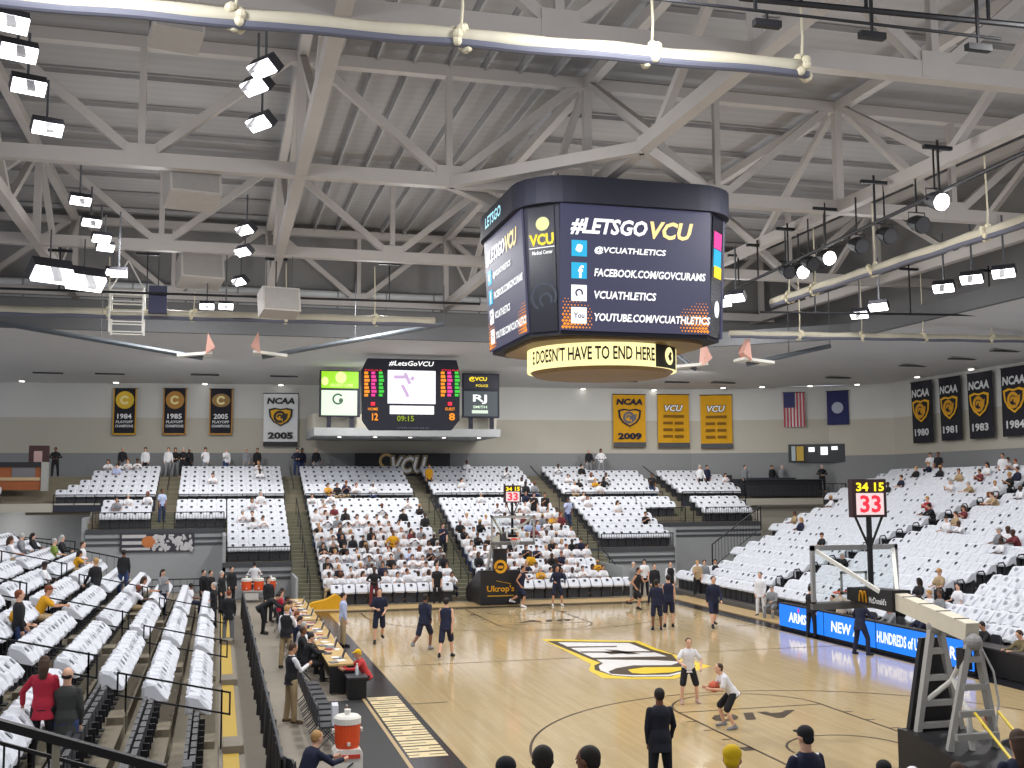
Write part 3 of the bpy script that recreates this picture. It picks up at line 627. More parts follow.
# ------------------------------------------------------------------ basketball goals
glass = mat('backboard_glass', (235,240,240), .05, trans=1, var=0)
pad = mat('black_vinyl_pad', (34,33,36), .45); galv = mat('goal_grey_steel', (168,166,162), .45, var=.05); bluesteel = pad
def goal(s, near):
    nm = 'near' if near else 'far'
    t = thing('basketball_goal', 'portable %s basketball goal, %s' % (nm, 'its grey A-frames and white padded boom seen from behind' if near else 'black padded base facing the court beneath the far stand'), 'basketball goal', (0,16.6*s,0), 'basketball goals')
    Y = lambda d: s*(13.1+d)                                   # d metres behind the glass
    B = lambda: MB()
    b = MB(); bb = b.build
    g = MB().box(-.915,min(Y(0),Y(.03)),2.9,.915,max(Y(0),Y(.03)),3.97); g.build('backboard', glass, t)
    f = MB(); fy0, fy1 = min(Y(-.01),Y(.07)), max(Y(-.01),Y(.07))
    f.box(-.96,fy0,3.92,.96,fy1,4.02).box(-.96,fy0,2.88,-.89,fy1,4.02).box(.89,fy0,2.88,.96,fy1,4.02).box(-.96,fy0,2.86,.96,fy1,2.93); f.build('backboard_frame', mat('frame_silver', (150,150,150), .4), t)
    q = MB(); qy = Y(-.015)
    for x0,z0,x1,z1 in ((-.3,3.05,.3,3.1),(-.3,3.45,.3,3.5),(-.3,3.05,-.25,3.5),(.25,3.05,.3,3.5)): q.box(x0,qy-.004,z0,x1,qy+.004,z1)
    q.build('target_square', whitef, t)
    MB().box(-.97,min(Y(-.03),Y(.08)),2.78,.97,max(Y(-.03),Y(.08)),2.9).build('edge_padding', mat('edge_pad_grey', (96,95,94), .6), t)
    rm = [(.2286*math.cos(2*math.pi*k/24), s*12.75+.2286*math.sin(2*math.pi*k/24), 3.05) for k in range(25)]
    ri = MB().tube(rm,.012,8); ri.cbox((0,s*13.03,3.02),(.14,.16,.12)); ri.build('rim', mat('rim_orange', (222,84,40), .4), t)
    net = MB()
    for k in range(12):
        a0 = 2*math.pi*k/12
        for sg in (1,-1):
            pts = [((.2286-.11*math.sin(math.pi*.5*j/4))*math.cos(a0+sg*j*.26), s*12.75+(.2286-.11*math.sin(math.pi*.5*j/4))*math.sin(a0+sg*j*.26), 3.05-.1*j) for j in range(5)]
            net.tube(pts,.005,4)
    net.build('net', white, t)
    # neck, boom, tower, base
    nk = MB().prism([(.05,2.96),(.05,3.2),(1.55,3.26),(1.55,2.86),(1.0,2.88)], (-.2,s*13.1,0), (0,s,0), (0,0,1), .4*(1 if s > 0 else -1)); nk.build('neck_padding', pad, t)
    np_ = LAST[0]
    if near:
        m = MB(); arcM = [(-.1,0),(-.07,.16),(-.03,.0),(.03,.0),(.07,.16),(.1,0)]
        x = -.215
        for q in (-1,1):
            arcp = [(x, Y(.62+q*.058+.058*math.cos(k*math.pi/12)), 2.97+.2*math.sin(k*math.pi/12)**.7) for k in range(13)]
            m.tube(arcp, .016, 6)
        m.build('arch_mark', mat('print_amber', (224,160,20), .6), np_)
        m = MB(); letters(m,"McDonald's",(-.21,Y(1.1),3.03),(0,-1,0),(0,0,1),.56,.12,0,.02,.0); m.build('lettering', whitec, np_)
    MB().beam((0,Y(1.5),3.06),(0,Y(3.5),2.74),.26,.3).build('boom_padding', mat('boom_white_pad', (214,206,186), .55), t)
    st = MB()
    for i in range(4): d = 1.8+.48*i; st.beam((-.14,Y(d),3.215-.16*(d-1.5)),(.14,Y(d),3.215-.16*(d-1.5)),.03,.012)
    st.build('strap', black, LAST[0])
    for sx in (-1,1): MB().beam((sx*.86,Y(.06),3.92),(sx*.18,Y(1.15),3.2),.07,.07).build('brace', whitep, t)
    for d, zt, tilt in ((2.52,2.86,0),(3.5,2.72,.1)):
        a = thing('a_frame', None, None, (0,Y(d),0)); del_cat(a); a.parent = t; a.location = V((0,Y(d),0))-V(OFF[t.name]); OFF[a.name] = (0,Y(d),0)
        k = MB()
        for sx in (-1,1): k.beam((sx*.46,Y(d-tilt),.8),(sx*.07,Y(d),zt-.1),.11,.1)
        for z in (1.05,1.42,1.85,2.3): x = .46-.39*(z-.8)/(zt-.9); k.beam((-x,Y(d),z),(x,Y(d),z),.1,.1)
        k.build('frame', galv, a)
        MB().ell((0,Y(d),zt-.14),.15,.17,.15).build('pivot_head', mat('pivot_grey', (150,148,146), .4), a)
    if near: MB().prism([(-.5,.8),(.5,.8),(.16,2.5),(-.16,2.5)], (0,Y(2.34),0), (1,0,0), (0,0,1), .1*(-1)).build('tower_padding', pad, t)
    MB().prism([(2.2,.06),(2.2,.95 if near else 1.55),(2.6,.95 if near else 1.55),(5.2,.55),(5.2,.06)], (-.62 if near else -.92,s*13.1,0), (0,s,0), (0,0,1), (1.24 if near else 1.84)*(1 if s > 0 else -1)).build('base', pad, t)
    bs = LAST[0]
    if not near:
        m = MB(); letters(m,"Ukrop's",(0,Y(2.18),.72),(1,0,0),(0,0,1),1.25,.36,0,.02,.0); m.build('lettering', mat('print_amber', (0,0,0)), bs)
        m = MB(); rect(m,(0,Y(2.19),.44),(1,0,0),(0,0,1),1.2,.05); m.beam((-.2,Y(2.18),1.1),(.45,Y(2.18),.96),.02,.05,(0,1,0)); m.build('tagline', goldp, bs)
        MB().box(-.3,Y(2.2),1.5,.3,Y(2.45),2.5).build('tower_cover', pad, t)
        m = MB(); arc2(m,(0,Y(2.19),1.72),EX,EZ,.3,.12,-150,200); rect(m,(0,Y(2.195),1.7),EX,EZ,.25,.12); m.build('round_badge', mat('print_amber', (0,0,0)), t)
    else:
        MB().tube([(-.3,Y(2.4),1.35),(.0,Y(2.9),1.85),(.0,Y(3.4),2.5)],.045,8).build('gas_strut', whitep, t)
        MB().tube([(-.05,Y(3.45),.75),(.0,Y(3.3),1.4),(.0,Y(2.95),1.9)],.05,8).build('gas_strut', whitep, t)
        for x0 in (-.25,.2): MB().beam((x0,Y(3.8),1.5),(x0+.1,Y(5.0),.58),.05,.02).build('tie_strap', yel, t)
        MB().cbox((-.12,Y(3.42),2.3),(.16,.2,.34)).build('lock_box', black, t)
        MB().tube([(.12,Y(3.5),2.55),(.3,Y(3.6),2.1),(.36,Y(3.62),1.6),(.3,Y(3.6),1.2)],.018,6).build('hose', mat('hose_pale', (190,190,188), .5), t)
    for sx in (-1,1):
        for d in (2.5,4.9): MB().cyl((sx*.5-.05,Y(d),.07),(sx*.5+.05,Y(d),.07),.07,n=14).build('caster', black, t)
    # shot clock
    c = thing('shot_clock', '%s shot clock with yellow game time over red digits on a black post' % ('large near' if near else 'small far'), 'shot clock', (.08,Y(.45),3.25), 'shot clocks')
    z0 = 4.57
    MB().box(-.29,min(Y(.35),Y(.5)),z0,.46,max(Y(.35),Y(.5)),z0+.74).build('case', mat('clock_case_maroon', (52,26,32), .5), c)
    yy = Y(.35)-.01 if not near else Y(.5)-.01
    m = MB(); rect(m,(.085,yy,z0+.26),EX,EZ,.6,.42,.0,.01); m.build('digit_field', glow('pale_pink',(244,214,216),1.0), c)
    m = MB(); letters(m,'34',(-.08,yy-.012,z0+.59),EX,EZ,.27,.17,0,.03,0); letters(m,'15',(.29,yy-.012,z0+.59),EX,EZ,.22,.17,0,.03,0); m.build('time_digits', glow('clock_yellow',(255,228,40),1.4), c)
    m = MB(); letters(m,'33',(.085,yy-.014,z0+.26),EX,EZ,.46,.34,0,.03,0.01); m.build('shot_digits', glow('clock_red',(225,44,64),1.2), c)
    m = MB().cyl((.085,Y(.45),3.22),(.085,Y(.45),z0),.055,n=10); m.build('post', black, c)
    for sx in (-1,1): MB().beam((.085,Y(.45),3.95),(.085+sx*.3,Y(.45),z0+.02),.035,.035).build('brace', black, c)
def del_cat(o):
    for k in ('label','category','group'):
        if k in o: del o[k]
goal(-1, True); goal(1, False)
# ------------------------------------------------------------------ courtside LED boards
ledcase = mat('led_case_black', (20,20,26), .4)
y = 4.65
for i, (txt, wd, lab) in enumerate((('ARMS',1.25,'blue LED board reading ARMS farthest along the sideline'),('NEW A',1.7,'blue LED board reading NEW A, second along the sideline'),('HUNDREDS of UNIVER',2.95,'blue LED board reading HUNDREDS of UNIVER'),('ARMS',1.2,'blue LED board behind the white goal boom, nearest along the sideline'))):
    t = thing('led_board', lab, 'sign', (7.98,y-1.55,0), 'courtside LED boards')
    ln = 3.1 if i < 3 else 1.6
    MB().box(7.9,y-ln,.02,8.12,y-.02,.95).build('case', ledcase, t)
    MB().box(7.885,y-ln+.02,.12,7.9,y-.04,.9).build('screen', gLED, t); sc = LAST[0]
    b = MB(); yc = (y-1.35,y-1.35,y-1.56,y-.8)[i]
    letters(b, txt, (7.88,yc,.5), (0,-1,0), EZ, wd, .36, .1, .03, .002); b.build('lettering', glow('led_white',(240,246,255),1.3), sc)
    if i == 0: b = MB(); b.prism([(.07*math.cos(k),.09*math.sin(k)) for k in range(6)], (7.88,yc-.1,.78), (0,-1,0), EZ, .004); b.build('red_mark', gPink, sc)
    y -= 3.1
wt = thing('courtside_table', 'long black-draped table behind the blue LED boards', 'table', (8.75,-1.5,0))
MB().box(8.35,-8,.7,9.05,4.5,.75).build('tabletop', mat('table_dark_top', (58,56,58), .5), wt)
MB().box(8.36,-8,.02,8.42,4.5,.7).build('skirt', black, wt)
for yy in (-7.9,-3.5,.5,4.3):
    for x in (8.45,8.95): MB().box(x-.025,yy-.025,.0,x+.025,yy+.025,.7).build('leg', darkgrey, wt)
# ------------------------------------------------------------------ left sideline: press tables, chairs, coolers, drape
tt = mat('press_table_tan', (190,158,100), .5)
for nm, y0, y1 in (('far',6.0,13.5),('near',-4.0,5.6)):
    t = thing('press_table', 'long tan-topped press table on the left sideline, %s one' % nm, 'table', (-9.1,(y0+y1)/2,0), 'press tables')
    MB().box(-9.4,y0,.7,-8.75,y1,.745).build('tabletop', tt, t)
    MB().box(-8.79,y0,.02,-8.74,y1,.7).box(-9.38,y0-.02,.02,-8.76,y0+.03,.7).build('skirt', black, t)
    for yy in (y0+.1,(y0+y1)/2,y1-.1):
        for x in (-9.3,-8.85): MB().box(x-.025,yy-.025,0,x+.025,yy+.025,.7).build('leg', darkgrey, t)
paper = mat('paper_white', (228,226,220), .9); lapm = mat('laptop_grey', (120,122,128), .4); bottlem = mat('bottle_plastic', (206,214,220), .2)
for i in range(16):
    yy = -3.4+1.02*i
    if 5.4 < yy < 6.2: continue
    if i % 3 != 1:
        z = .745; m = Matrix.Rotation(R.uniform(-.3,.3), 3, 'Z')
        tag(MB().obox((-9.1+R.uniform(-.1,.15),yy,z+.006),(.22,.3,.008),m).build('paper_stack', paper), 'white sheet on the press table, %s from its near end' % nth(i+1), 'paper', 'papers on the press tables')
    if i % 2 == 0:
        t = thing('laptop', 'open grey laptop on the press table, %s from its near end' % nth(i//2+1), 'laptop', (-9.05,yy+.38,.745), 'laptops on the press tables')
        MB().box(-9.2,yy+.22,.747,-8.96,yy+.56,.765).build('keyboard_base', lapm, t); MB().beam((-8.95,yy+.39,.765),(-8.88,yy+.39,.98),.34,.014,(1,0,0)).build('screen', charcoal, t)
    if i % 4 == 3:
        t = thing('water_bottle', 'clear water bottle on the press table, %s from its near end' % nth(i//4+1), 'bottle', (-8.85,yy,.745), 'bottles on the press tables')
        MB().lathe([(.032,0),(.034,.14),(.014,.19),(.014,.2)], (-8.85,yy,.745), 10).build('body', bottlem, t); MB().lathe([(.016,.2),(.016,.215)], (-8.85,yy,.745), 10).build('cap', whitep, t)
for i in range(22):
    yy = -3.7+.78*i
    if 5.2 < yy < 6.4: continue
    tag(MB().obox((-9.25+.12*(i%2),yy,.757),(.2,.26,.02),Matrix.Rotation(R.uniform(-.5,.5), 3, 'Z')).build('folder', (lapm, paper, mat('folder_dark', (58,58,66), .6), mat('folder_red', (150,66,60), .7))[i%4]), '%s folder on the press table, %s from its near end' % (('grey','white','dark','red')[i%4], nth(i+1)), 'folder', 'folders on the press tables')
t = thing('side_stand', 'small black box stand holding a bottle at the near end of the press table', 'stand', (-8.72,-4.6,0))
MB().box(-9.0,-4.85,.02,-8.55,-4.3,.5).build('body', black, t); MB().box(-9.03,-4.88,.5,-8.52,-4.27,.54).build('top', charcoal, t)
t = thing('water_bottle', 'clear bottle standing on the small black box stand', 'bottle', (-8.75,-4.5,.54)); MB().lathe([(.04,0),(.04,.16),(.018,.24),(.018,.27)], (-8.75,-4.5,.54), 12).build('body', bottlem, t); MB().lathe([(.02,.26),(.02,.285)], (-8.75,-4.5,.54), 10).build('cap', whitep, t)
def folding_chair(x, y, rz, label, m, group, pads=True):
    t = thing('folding_chair', label, 'chair', (x,y,0), group, rz, True)
    MB().box(-.21,-.2,.43,.21,.22,.47).build('seat', m, t, local=True)
    MB().prism([(-.22,.5),(.22,.5),(.22,.84),(.15,.9),(-.15,.9),(-.22,.84)], (0,-.24,0), (1,0,0), (0,0,1), .04).build('backrest', m, t, local=True)
    for sx in (-1,1):
        MB().tube([(sx*.22,-.24,.88),(sx*.22,-.2,.45),(sx*.22,.2,.0)],.012,6).build('leg', darkgrey, t, local=True); MB().tube([(sx*.2,.2,.45),(sx*.2,-.28,.0)],.012,6).build('leg', darkgrey, t, local=True)
    return t
for i in range(9): folding_chair(-9.95,-4.9-.62*i,rad(-90),'empty black folding chair past the near end of the press table, %s one' % nth(i+1), charcoal, 'black folding chairs by the press table')
def drinks_cooler(x, y, z, label, group=None):
    t = thing('drinks_cooler', label, 'cooler', (x,y,z), group)
    MB().lathe([(.2,0),(.225,.1),(.235,.42)], (x,y,z), 24).build('tank', mat('cooler_orange', (226,84,40), .45), t)
    MB().lathe([(.245,.42),(.245,.52),(.2,.56),(.05,.57)], (x,y,z), 24).build('lid', whitep, t); MB().lathe([(.05,.57),(.06,.66)], (x,y,z), 12).build('knob', whitep, LAST[0])
    MB().cbox((x,y-.25,z+.1),(.05,.06,.05)).build('spigot', whitep, t)
    for sx in (-1,1): MB().cbox((x+sx*.25,y,z+.3),(.04,.14,.05)).build('handle', whitep, t)
c = aty(347,768,-12.4)
t = thing('cooler_cart', 'white rounded cart with red strip standing by the black drape', 'cart', (c.x,-12.4,0))
MB().prism([(-.25,0),(.25,0),(.25,.46),(.2,.52),(-.2,.52),(-.25,.46)], (c.x,-12.15,.06), (1,0,0), (0,0,1), .5).build('body', whitep, t)
MB().box(c.x-.2,-12.67,.43,c.x+.2,-12.65,.5).build('red_strip', mat('strip_red', (204,70,56), .5), t)
b = MB().beam((c.x-.02,-12.66,.28),(c.x+.08,-12.66,.36),.02,.02,(0,1,0)); b.build('small_print', logod, t)
for sx in (-.18,.18): MB().cyl((c.x+sx-.03,-12.4,.05),(c.x+sx+.03,-12.4,.05),.05,n=12).build('wheel', black, t)
drinks_cooler(c.x,-12.4,.58,'orange drinks cooler with a white lid on the white cart')
tag(MB().box(-9.6,-16.4,-.015,-8.67,-4.95,.012).build('floor_mat', mat('mat_black_rubber', (34,34,36), .6)), 'black rubber mat on the floor beside the lettered apron', 'mat')
t = thing('cup_bottle', 'amber bottle standing on the black rubber mat', 'bottle', (-9.3,-7.2,.012)); MB().lathe([(.05,0),(.05,.2),(.02,.27),(.02,.3)], (-9.3,-7.2,.012), 12).build('body', mat('amber_bottle', (140,92,48), .3), t)
MB().lathe([(.022,.29),(.022,.32)], (-9.3,-7.2,.012), 10).build('cap', whitep, t)
tw = MB(); tw.prism([(-.16,.0),(.1,.02),(.16,.3),(.05,.42),(-.12,.38)], (-9.9,-9.86,.47), (0,1,0), (0,0,1), .12); tag(tw.build('towel', white), 'bunched white towel on a folding chair near the cooler cart', 'towel')
fc = atz(257,603,0)
t = thing('cooler_table', 'low grey cart carrying orange coolers at the far left corner', 'cart', (-10.4,20.6,0)); MB().box(-11.0,20.3,.45,-9.6,20.95,.52).build('top', mat('cart_pale_grey', (168,166,160), .6), t)
for x in (-10.9,-9.7): MB().box(x-.05,20.4,-.02,x+.05,20.85,.45).build('leg', darkgrey, t)
MB().box(-10.95,20.32,.1,-10.3,20.9,.42).build('bin', mat('bin_white', (196,194,188), .7), t)
for i, x in enumerate((-10.85,-10.3,-9.75)): drinks_cooler(x,20.6,.52,'orange cooler on the grey cart at the far left corner, %s from left' % nth(i+1),'far orange coolers')
dr = MB(); n = 150                                             # gathered black drape on a rail
vs = []; f = []
for s in (0,1):
    for i in range(n+1):
        yy = -14.5+29.5*i/n; xx = -11.15+.05*math.sin(i*1.9)+.02*math.sin(i*.7)
        for z, k in ((.03,1.6),(.45,1.2),(.93,.6)): vs.append((-11.15+(xx+11.15)*k+(.03 if s else 0), yy, z))
Q = (n+1)*3
for i in range(n):
    for k in range(2): a = i*3+k; f += [(a,a+1,a+4,a+3),(Q+a,Q+a+3,Q+a+4,Q+a+1)]
    f += [(i*3+2,Q+i*3+2,Q+i*3+5,i*3+5),(i*3,i*3+3,Q+i*3+3,Q+i*3)]
t = thing('drape_barrier', 'long knee-high gathered black drape along the left walkway', 'barrier', (-11.15,0,0)); dr.add(vs, f); dr.build('drape', mat('drape_black', (40,38,40), .9), t)
MB().cyl((-11.13,-14.5,.95),(-11.13,15,.95),.025,n=8).build('rail', darkgrey, t)
for i in range(11): MB().cyl((-11.09,-14.4+2.9*i,0),(-11.09,-14.4+2.9*i,.95),.02,n=8).build('post', darkgrey, t)
t = thing('yellow_mat', 'crumpled golden yellow cover lying at the foot of the left stair', 'cover', (-7.6,16.2,0)); b = MB(); b.prism([(-.9,0),(1.0,0),(.95,.35),(.5,.62),(.1,.4),(-.5,.28)], (-7.7,16.4,.03), (1,0,0), (0,0,1), .5); b.build('cloth', mat('cover_gold', (212,160,30), .8), t)
# ------------------------------------------------------------------ wall poster, suite, corner door
t = thing('wall_poster', 'wide poster of a cheering crowd and a ball on the grey front wall', 'poster', tuple(aty(157,551,26.35)))
b = MB(); panel(b,120,533.5,194,551,26.33,.05); b.build('sheet', mat('poster_dark', (64,62,70), .8), t); sh = LAST[0]
b = MB()
for k in range(90):
    p = aty(153+R.uniform(0,39),535+R.uniform(0,15),26.32); b.ell(p,R.uniform(.05,.13),.015,R.uniform(.05,.13),7,5)
b.build('crowd_print', mat('poster_pale', (196,194,196), .8), sh)
b = MB(); p = aty(149,542,26.32); b.ell(p,.36,.02,.3,14,8); b.build('ball_print', mat('poster_orange', (196,120,70), .8), sh)
b = MB(); panel(b,122,535,146,538,26.32,.01); panel(b,122,541.5,143,544.5,26.32,.01); panel(b,122,548,150,550,26.32,.01); b.build('text_bars', mat('poster_pale', (0,0,0)), sh)
ys = 31.3
t = thing('broadcast_box', 'wood-fronted broadcast box on the far left corner slab', 'booth', tuple(aty(20,500,ys)))
b = MB(); panel(b,-30,462,41,467,ys-.1,1.6); b.build('counter', mat('counter_black', (34,34,38), .5), t)
b = MB(); panel(b,-30,467,41,478,ys,.1); panel(b,-30,480.5,41,490,ys,.1); b.build('wood_front', mat('cherry_wood_panel', (150,84,44), .5, var=.15), t)
b = MB(); panel(b,12,467.5,35,477.5,ys-.05,.05); b.build('grey_insert', mat('insert_grey', (112,110,112), .7), t)
b = MB(); panel(b,-30,477.5,40,480.5,ys-.06,.1); b.build('rail', mat('rail_tan', (186,160,124), .6), t)
b = MB(); panel(b,41.5,462,47,491,ys-.1,.5); b.build('end_post', mat('post_grey', (158,158,154), .8), t)
t = thing('framed_sign', 'dark framed picture standing on the broadcast box', 'picture', tuple(aty(38,463,ys+.4)))
b = MB(); panel(b,29,445.5,49,462.5,ys+.45,.1); b.build('frame', mat('frame_maroon', (64,40,40), .6), t); b = MB(); panel(b,34,451,42,462,ys+.43,.03); b.build('print', mat('print_rose', (176,146,144), .7), t)
def on_wall(q, lift): o, ux, w, h = frame_at(*q); b = MB(); rect(b, o, ux, EZ, w, h, lift-.2, .03); return b
struct('window_1', on_wall((788,444,845,462), .03), mat('window_dark', (40,42,46), .3))
for i, q in enumerate(((808,447.5,814,452),(820,447,827,455),(833,446.5,839,450))): struct('window_%d' % (i+2), on_wall(q, .55), glow('window_light',(240,246,250),1.4))
struct('door_1', on_wall((791,446.5,795,461), .5), mat('door_pale', (176,186,190), .6)); struct('door_2', on_wall((796,446.5,803,461), .5), mat('door_yellow', (196,164,72), .6))

# ------------------------------------------------------------------ overhead: rolled curtains
roll = mat('rolled_curtain_cream', (184,178,160), .6, var=.12, scale=3); rope = mat('rope_cream', (214,206,180), .8)
def curtain(p, q, r, label, n, knots, end=None):
    p, q = V(p), V(q); t = thing('rolled_curtain', label, 'curtain', tuple((p+q)/2), 'rolled divider curtains')
    pts = [p+(q-p)*i/40+V((0,0,.012*math.sin(i*.9))) for i in range(41)]
    MB().tube(pts, [r*(1+.06*math.sin(i*1.3)) for i in range(41)], 14).build('roll', roll, t, smooth=True)
    d = (q-p).normalized(); side = d.cross(V((0,0,1)))
    MB().tube([a+side*r*.45-V((0,0,r*.8)) for a in pts], r*.5, 10).build('shaded_underside', mat('curtain_shadow_blue', (96,98,112), .5), t)  # blue-grey tube paints the shade on the lower half of the roll
    for f in knots:
        c = p+(q-p)*f; b = MB()
        for k in range(9):
            a = 2*math.pi*k/9; b.ell(c+d*R.uniform(-.12,.12)+side*(r*1.05*math.cos(a))+V((0,0,r*1.05*math.sin(a))), .09,.09,.09,8,6)
        b.build('strap_knot', rope, t); MB().tube([c+V((0,0,r)), c+V((.03,0,.6)), V((c.x,c.y,ZB+.1))],.025,6).build('hoist_line', rope, t)
curtain((-17,-14.1,13.05),(-1.6,-14.6,13.05),.165,'long cream rolled curtain crossing nearest overhead',4,(.32,.57,.8,.995))
curtain((-22,15.2,12.45),(-3.2,14.2,12.45),.19,'cream rolled curtain left of the scoreboard below the far soffit',4,(.28,.46,.66,.86))
curtain((9.4,11.2,11.9),(24,9.6,11.9),.15,'cream rolled curtain right of the scoreboard under the soffit',4,(.22,.42,.62,.85))
curtain((9.0,6.5,12.5),(9.3,-9,12.5),.17,'cream rolled curtain running lengthwise on the right',3,(.08,.2,.44,.8))
# black pipes with short lamp bars
def pipe(p, q, r, label, drops, m=black):
    p, q = V(p), V(q); t = thing('rigging_pipe', label, 'pipe', tuple((p+q)/2), 'black rigging pipes'); MB().cyl(p,q,r,n=8).build('pipe', m, t)
    for f in drops:
        c = p+(q-p)*f; MB().beam(c,(c.x,c.y,ZB+.1),.05,.05).build('hanger', m, t); MB().cbox((c.x,c.y,ZB-.12),(.9,.12,.1)).build('hanger_clamp', m, t)
a, c = atz(740,-2,13.9), atz(1030,26,13.9); pipe(a, c, .06, 'thick black rigging pipe at the upper right edge', (.2,.42,.85))
a, c = atz(640,-3,13.4), atz(1001,39,13.4); pipe(a, c, .03, 'thin black rigging pipe at the upper right below the thick one', (.3,.62,.93))
for f in (.33,.62,.93):
    g = a+(c-a)*f; tag(MB().cbox((g.x,g.y,13.18),(.5,.14,.12)).beam((g.x,g.y,13.2),(g.x,g.y,13.42),.04).build('lamp_bar', black), 'short black lamp bar under the thin pipe, %s from the left' % nth(int(f*3)+1), 'lamp bar', 'short black lamp bars')
a, c = atz(728,292,13.3), atz(1030,150,13.3); pipe(a, c, .06, 'black lighting pipe running lengthwise right of the scoreboard', (.06,.16,.3,.45,.62,.8))
a, c = atz(-10,288,13.0), atz(480,304,13.0); pipe(a, c, .05, 'black lighting pipe under the far truss left of the scoreboard', (.13,.3,.56,.8))
a, c = atz(760,312,12.6), atz(1030,316,12.6); pipe(a, c, .05, 'black lighting pipe right of the scoreboard above the soffit edge', (.2,.55,.85))
# flood lights
housing = mat('flood_housing_black', (34,34,40), .5); lensm = mat('flood_lens_white', (250,250,255), emit=4.5); lensb = mat('flood_lens_bright', (255,255,255), emit=9); refl = mat('flood_reflector', (232,232,236), .35)
LAMPS = []
def flood(px, py, z, s, label, bright=False, yaw=0, group='roof flood lights'):
    p = atz(px, py, z); t = thing('flood_light', label, 'light', tuple(p), group)
    m = Matrix.Rotation(yaw, 3, 'Z')@Matrix.Rotation(rad(-38), 3, 'X')
    MB().obox(p,(.95*s,.5*s,.3*s),m).build('housing', housing, t)
    b = MB(); b.obox(p+m@V((0,-.02,-.2*s)),(.9*s,.44*s,.1*s),m); b.build('lens', lensb if bright else lensm, t)
    MB().obox(p+m@V((0,-.2*s,-.36*s)),(.22*s,.1*s,.4*s),m).build('reflector_fin', refl, t)
    MB().beam(p+V((0,0,.1)),(p.x,p.y,ZB),.05).build('yoke', darkgrey, t)
    LAMPS.append(p)
for i, (px, py) in enumerate([(8,20),(18,50),(28,84),(47,126),(80,199),(91,221),(101,237),(105,246),(113,271)]): flood(px,py,13.6,(.72 if i < 4 else .62),'white flood light in the left row, %s from the nearest' % nth(i+1), i==6, rad(20))
for i, (px, py) in enumerate([(266,66),(258,84),(262,121),(247,228),(245,250),(241,280)]): flood(px,py,13.6,.7,'black-backed flood light in the second row from the left, %s from nearest' % nth(i+1), False, rad(-55))
for i, (px, py) in enumerate([(50,270),(84,278)]): flood(px,py,13.2,1.5,'broad white flood panel at the far left, %s one' % ('left','right')[i], False, rad(30))
for i, (px, py, br) in enumerate([(723,301,0),(736,296,0),(860,313,0),(879,305,1),(944,286,1),(972,277,1),(1004,271,0)]): flood(px,py,12.7,.8,'glowing flood light on the right over the soffit edge, %s from the left' % nth(i+1), bool(br), rad(-50))
for i, (px, py) in enumerate([(207,303),(226,303),(119,270)]): flood(px,py+2,12.6,.6,'small white flood light by the far left curtain, %s from the right' % nth(3-i), True, 0)
for i, (px, py, on) in enumerate([(786,271,0),(799,271,1),(809,263,0),(825,257,1),(857,245,0),(885,235,0),(917,224,0),(935,201,1)]):
    p = atz(px,py,13.1); t = thing('stage_spotlight', '%s stage spotlight on the black right-hand pipe, %s from the left' % ('lit' if on else 'dark', nth(i+1)), 'light', tuple(p), 'stage spotlights')
    MB().tube([p+V((0,.3,.12)),p+V((0,.05,.04)),p+V((0,-.28,-.1))],[.16,.24,.27],12).build('barrel', black, t); MB().tube([p+V((0,-.28,-.1)),p+V((0,-.31,-.11))],[.24,.24],12).build('lens', lensb if on else charcoal, t)
    MB().tube([p+V((-.28,0,0)),p+V((-.28,0,.35)),p+V((.28,0,.35)),p+V((.28,0,0))],.02,6).build('yoke', black, t); MB().beam(p+V((0,0,.35)),(p.x,p.y,ZB),.04).build('hanger', black, t)
# boxes and cabinets among the trusses
cab = mat('cabinet_pale', (176,170,164), .7)
for i, (px, py, z, d) in enumerate([(200,271,14.0,(1.7,1.2,1.1)),(192,184,14.4,(1.5,1.2,1.2)),(279,303,12.6,(1.5,.9,1.0)),(176,36,14.3,(1.0,.8,.2))]):
    p = atz(px,py,z); t = thing('speaker_cabinet', ('pale hanging cabinet left of the second flood row, lower one','pale hanging cabinet on the left, upper one','pale cabinet hung above the cream curtain near the far soffit','pale tilted panel hung near the top left')[i], 'speaker', tuple(p), 'hung cabinets')
    m = Matrix.Rotation(rad(12), 3, 'Z')@Matrix.Rotation(rad(-14), 3, 'X'); MB().obox(p,d,m).build('box', cab, t); MB().obox(p+m@V((0,-d[1]/2-.01,0)),(d[0]*.9,.02,d[2]*.88),m).build('grille', mat('grille_grey', (150,146,142), .8), t)
    for sx in (-.5,.5): MB().beam(p+V((sx,0,d[2]*.4)),(p.x+sx,p.y,ZB),.03).build('hanger', darkgrey, t)
p = atz(127,315,12.4); t = thing('white_lift_cage', 'white tubular cage hung over the far left curtain', 'cage', tuple(p))
for sx in (-.65,.65):
    for sy in (-.4,.4): MB().beam((p.x+sx,p.y+sy,p.z-.8),(p.x+sx,p.y+sy,p.z+1.1),.07).build('upright', whitep, t)
for k in range(5):
    b = MB()
    for sy in (-.4,.4): b.beam((p.x-.65,p.y+sy,p.z-.75+.42*k),(p.x+.65,p.y+sy,p.z-.75+.42*k),.05)
    b.build('rung', whitep, t)
for sx in (-1,1): MB().beam((p.x+sx*.65,p.y,p.z+1.1),(p.x,p.y,ZB),.05).build('hanger', whitep, t)
p = atz(158,300,12.8); t = thing('equipment_box', 'dark blue equipment box hung beside the white cage', 'box', tuple(p)); MB().cbox(p,(.7,.4,1.1)).build('case', mat('box_navy', (40,42,70), .6), t); MB().beam(p+V((0,0,.5)),(p.x,p.y,ZB),.05).build('hanger', darkgrey, t)
du = thing('air_duct', 'long pale air duct along the upper wall beyond the trusses', 'duct', (-8,24,14.9)); MB().cyl((-30,24.0,14.95),(14,24.0,14.95),.45,n=20).build('duct', mat('duct_white', (232,234,234), .5, var=.05), du)
b = MB()
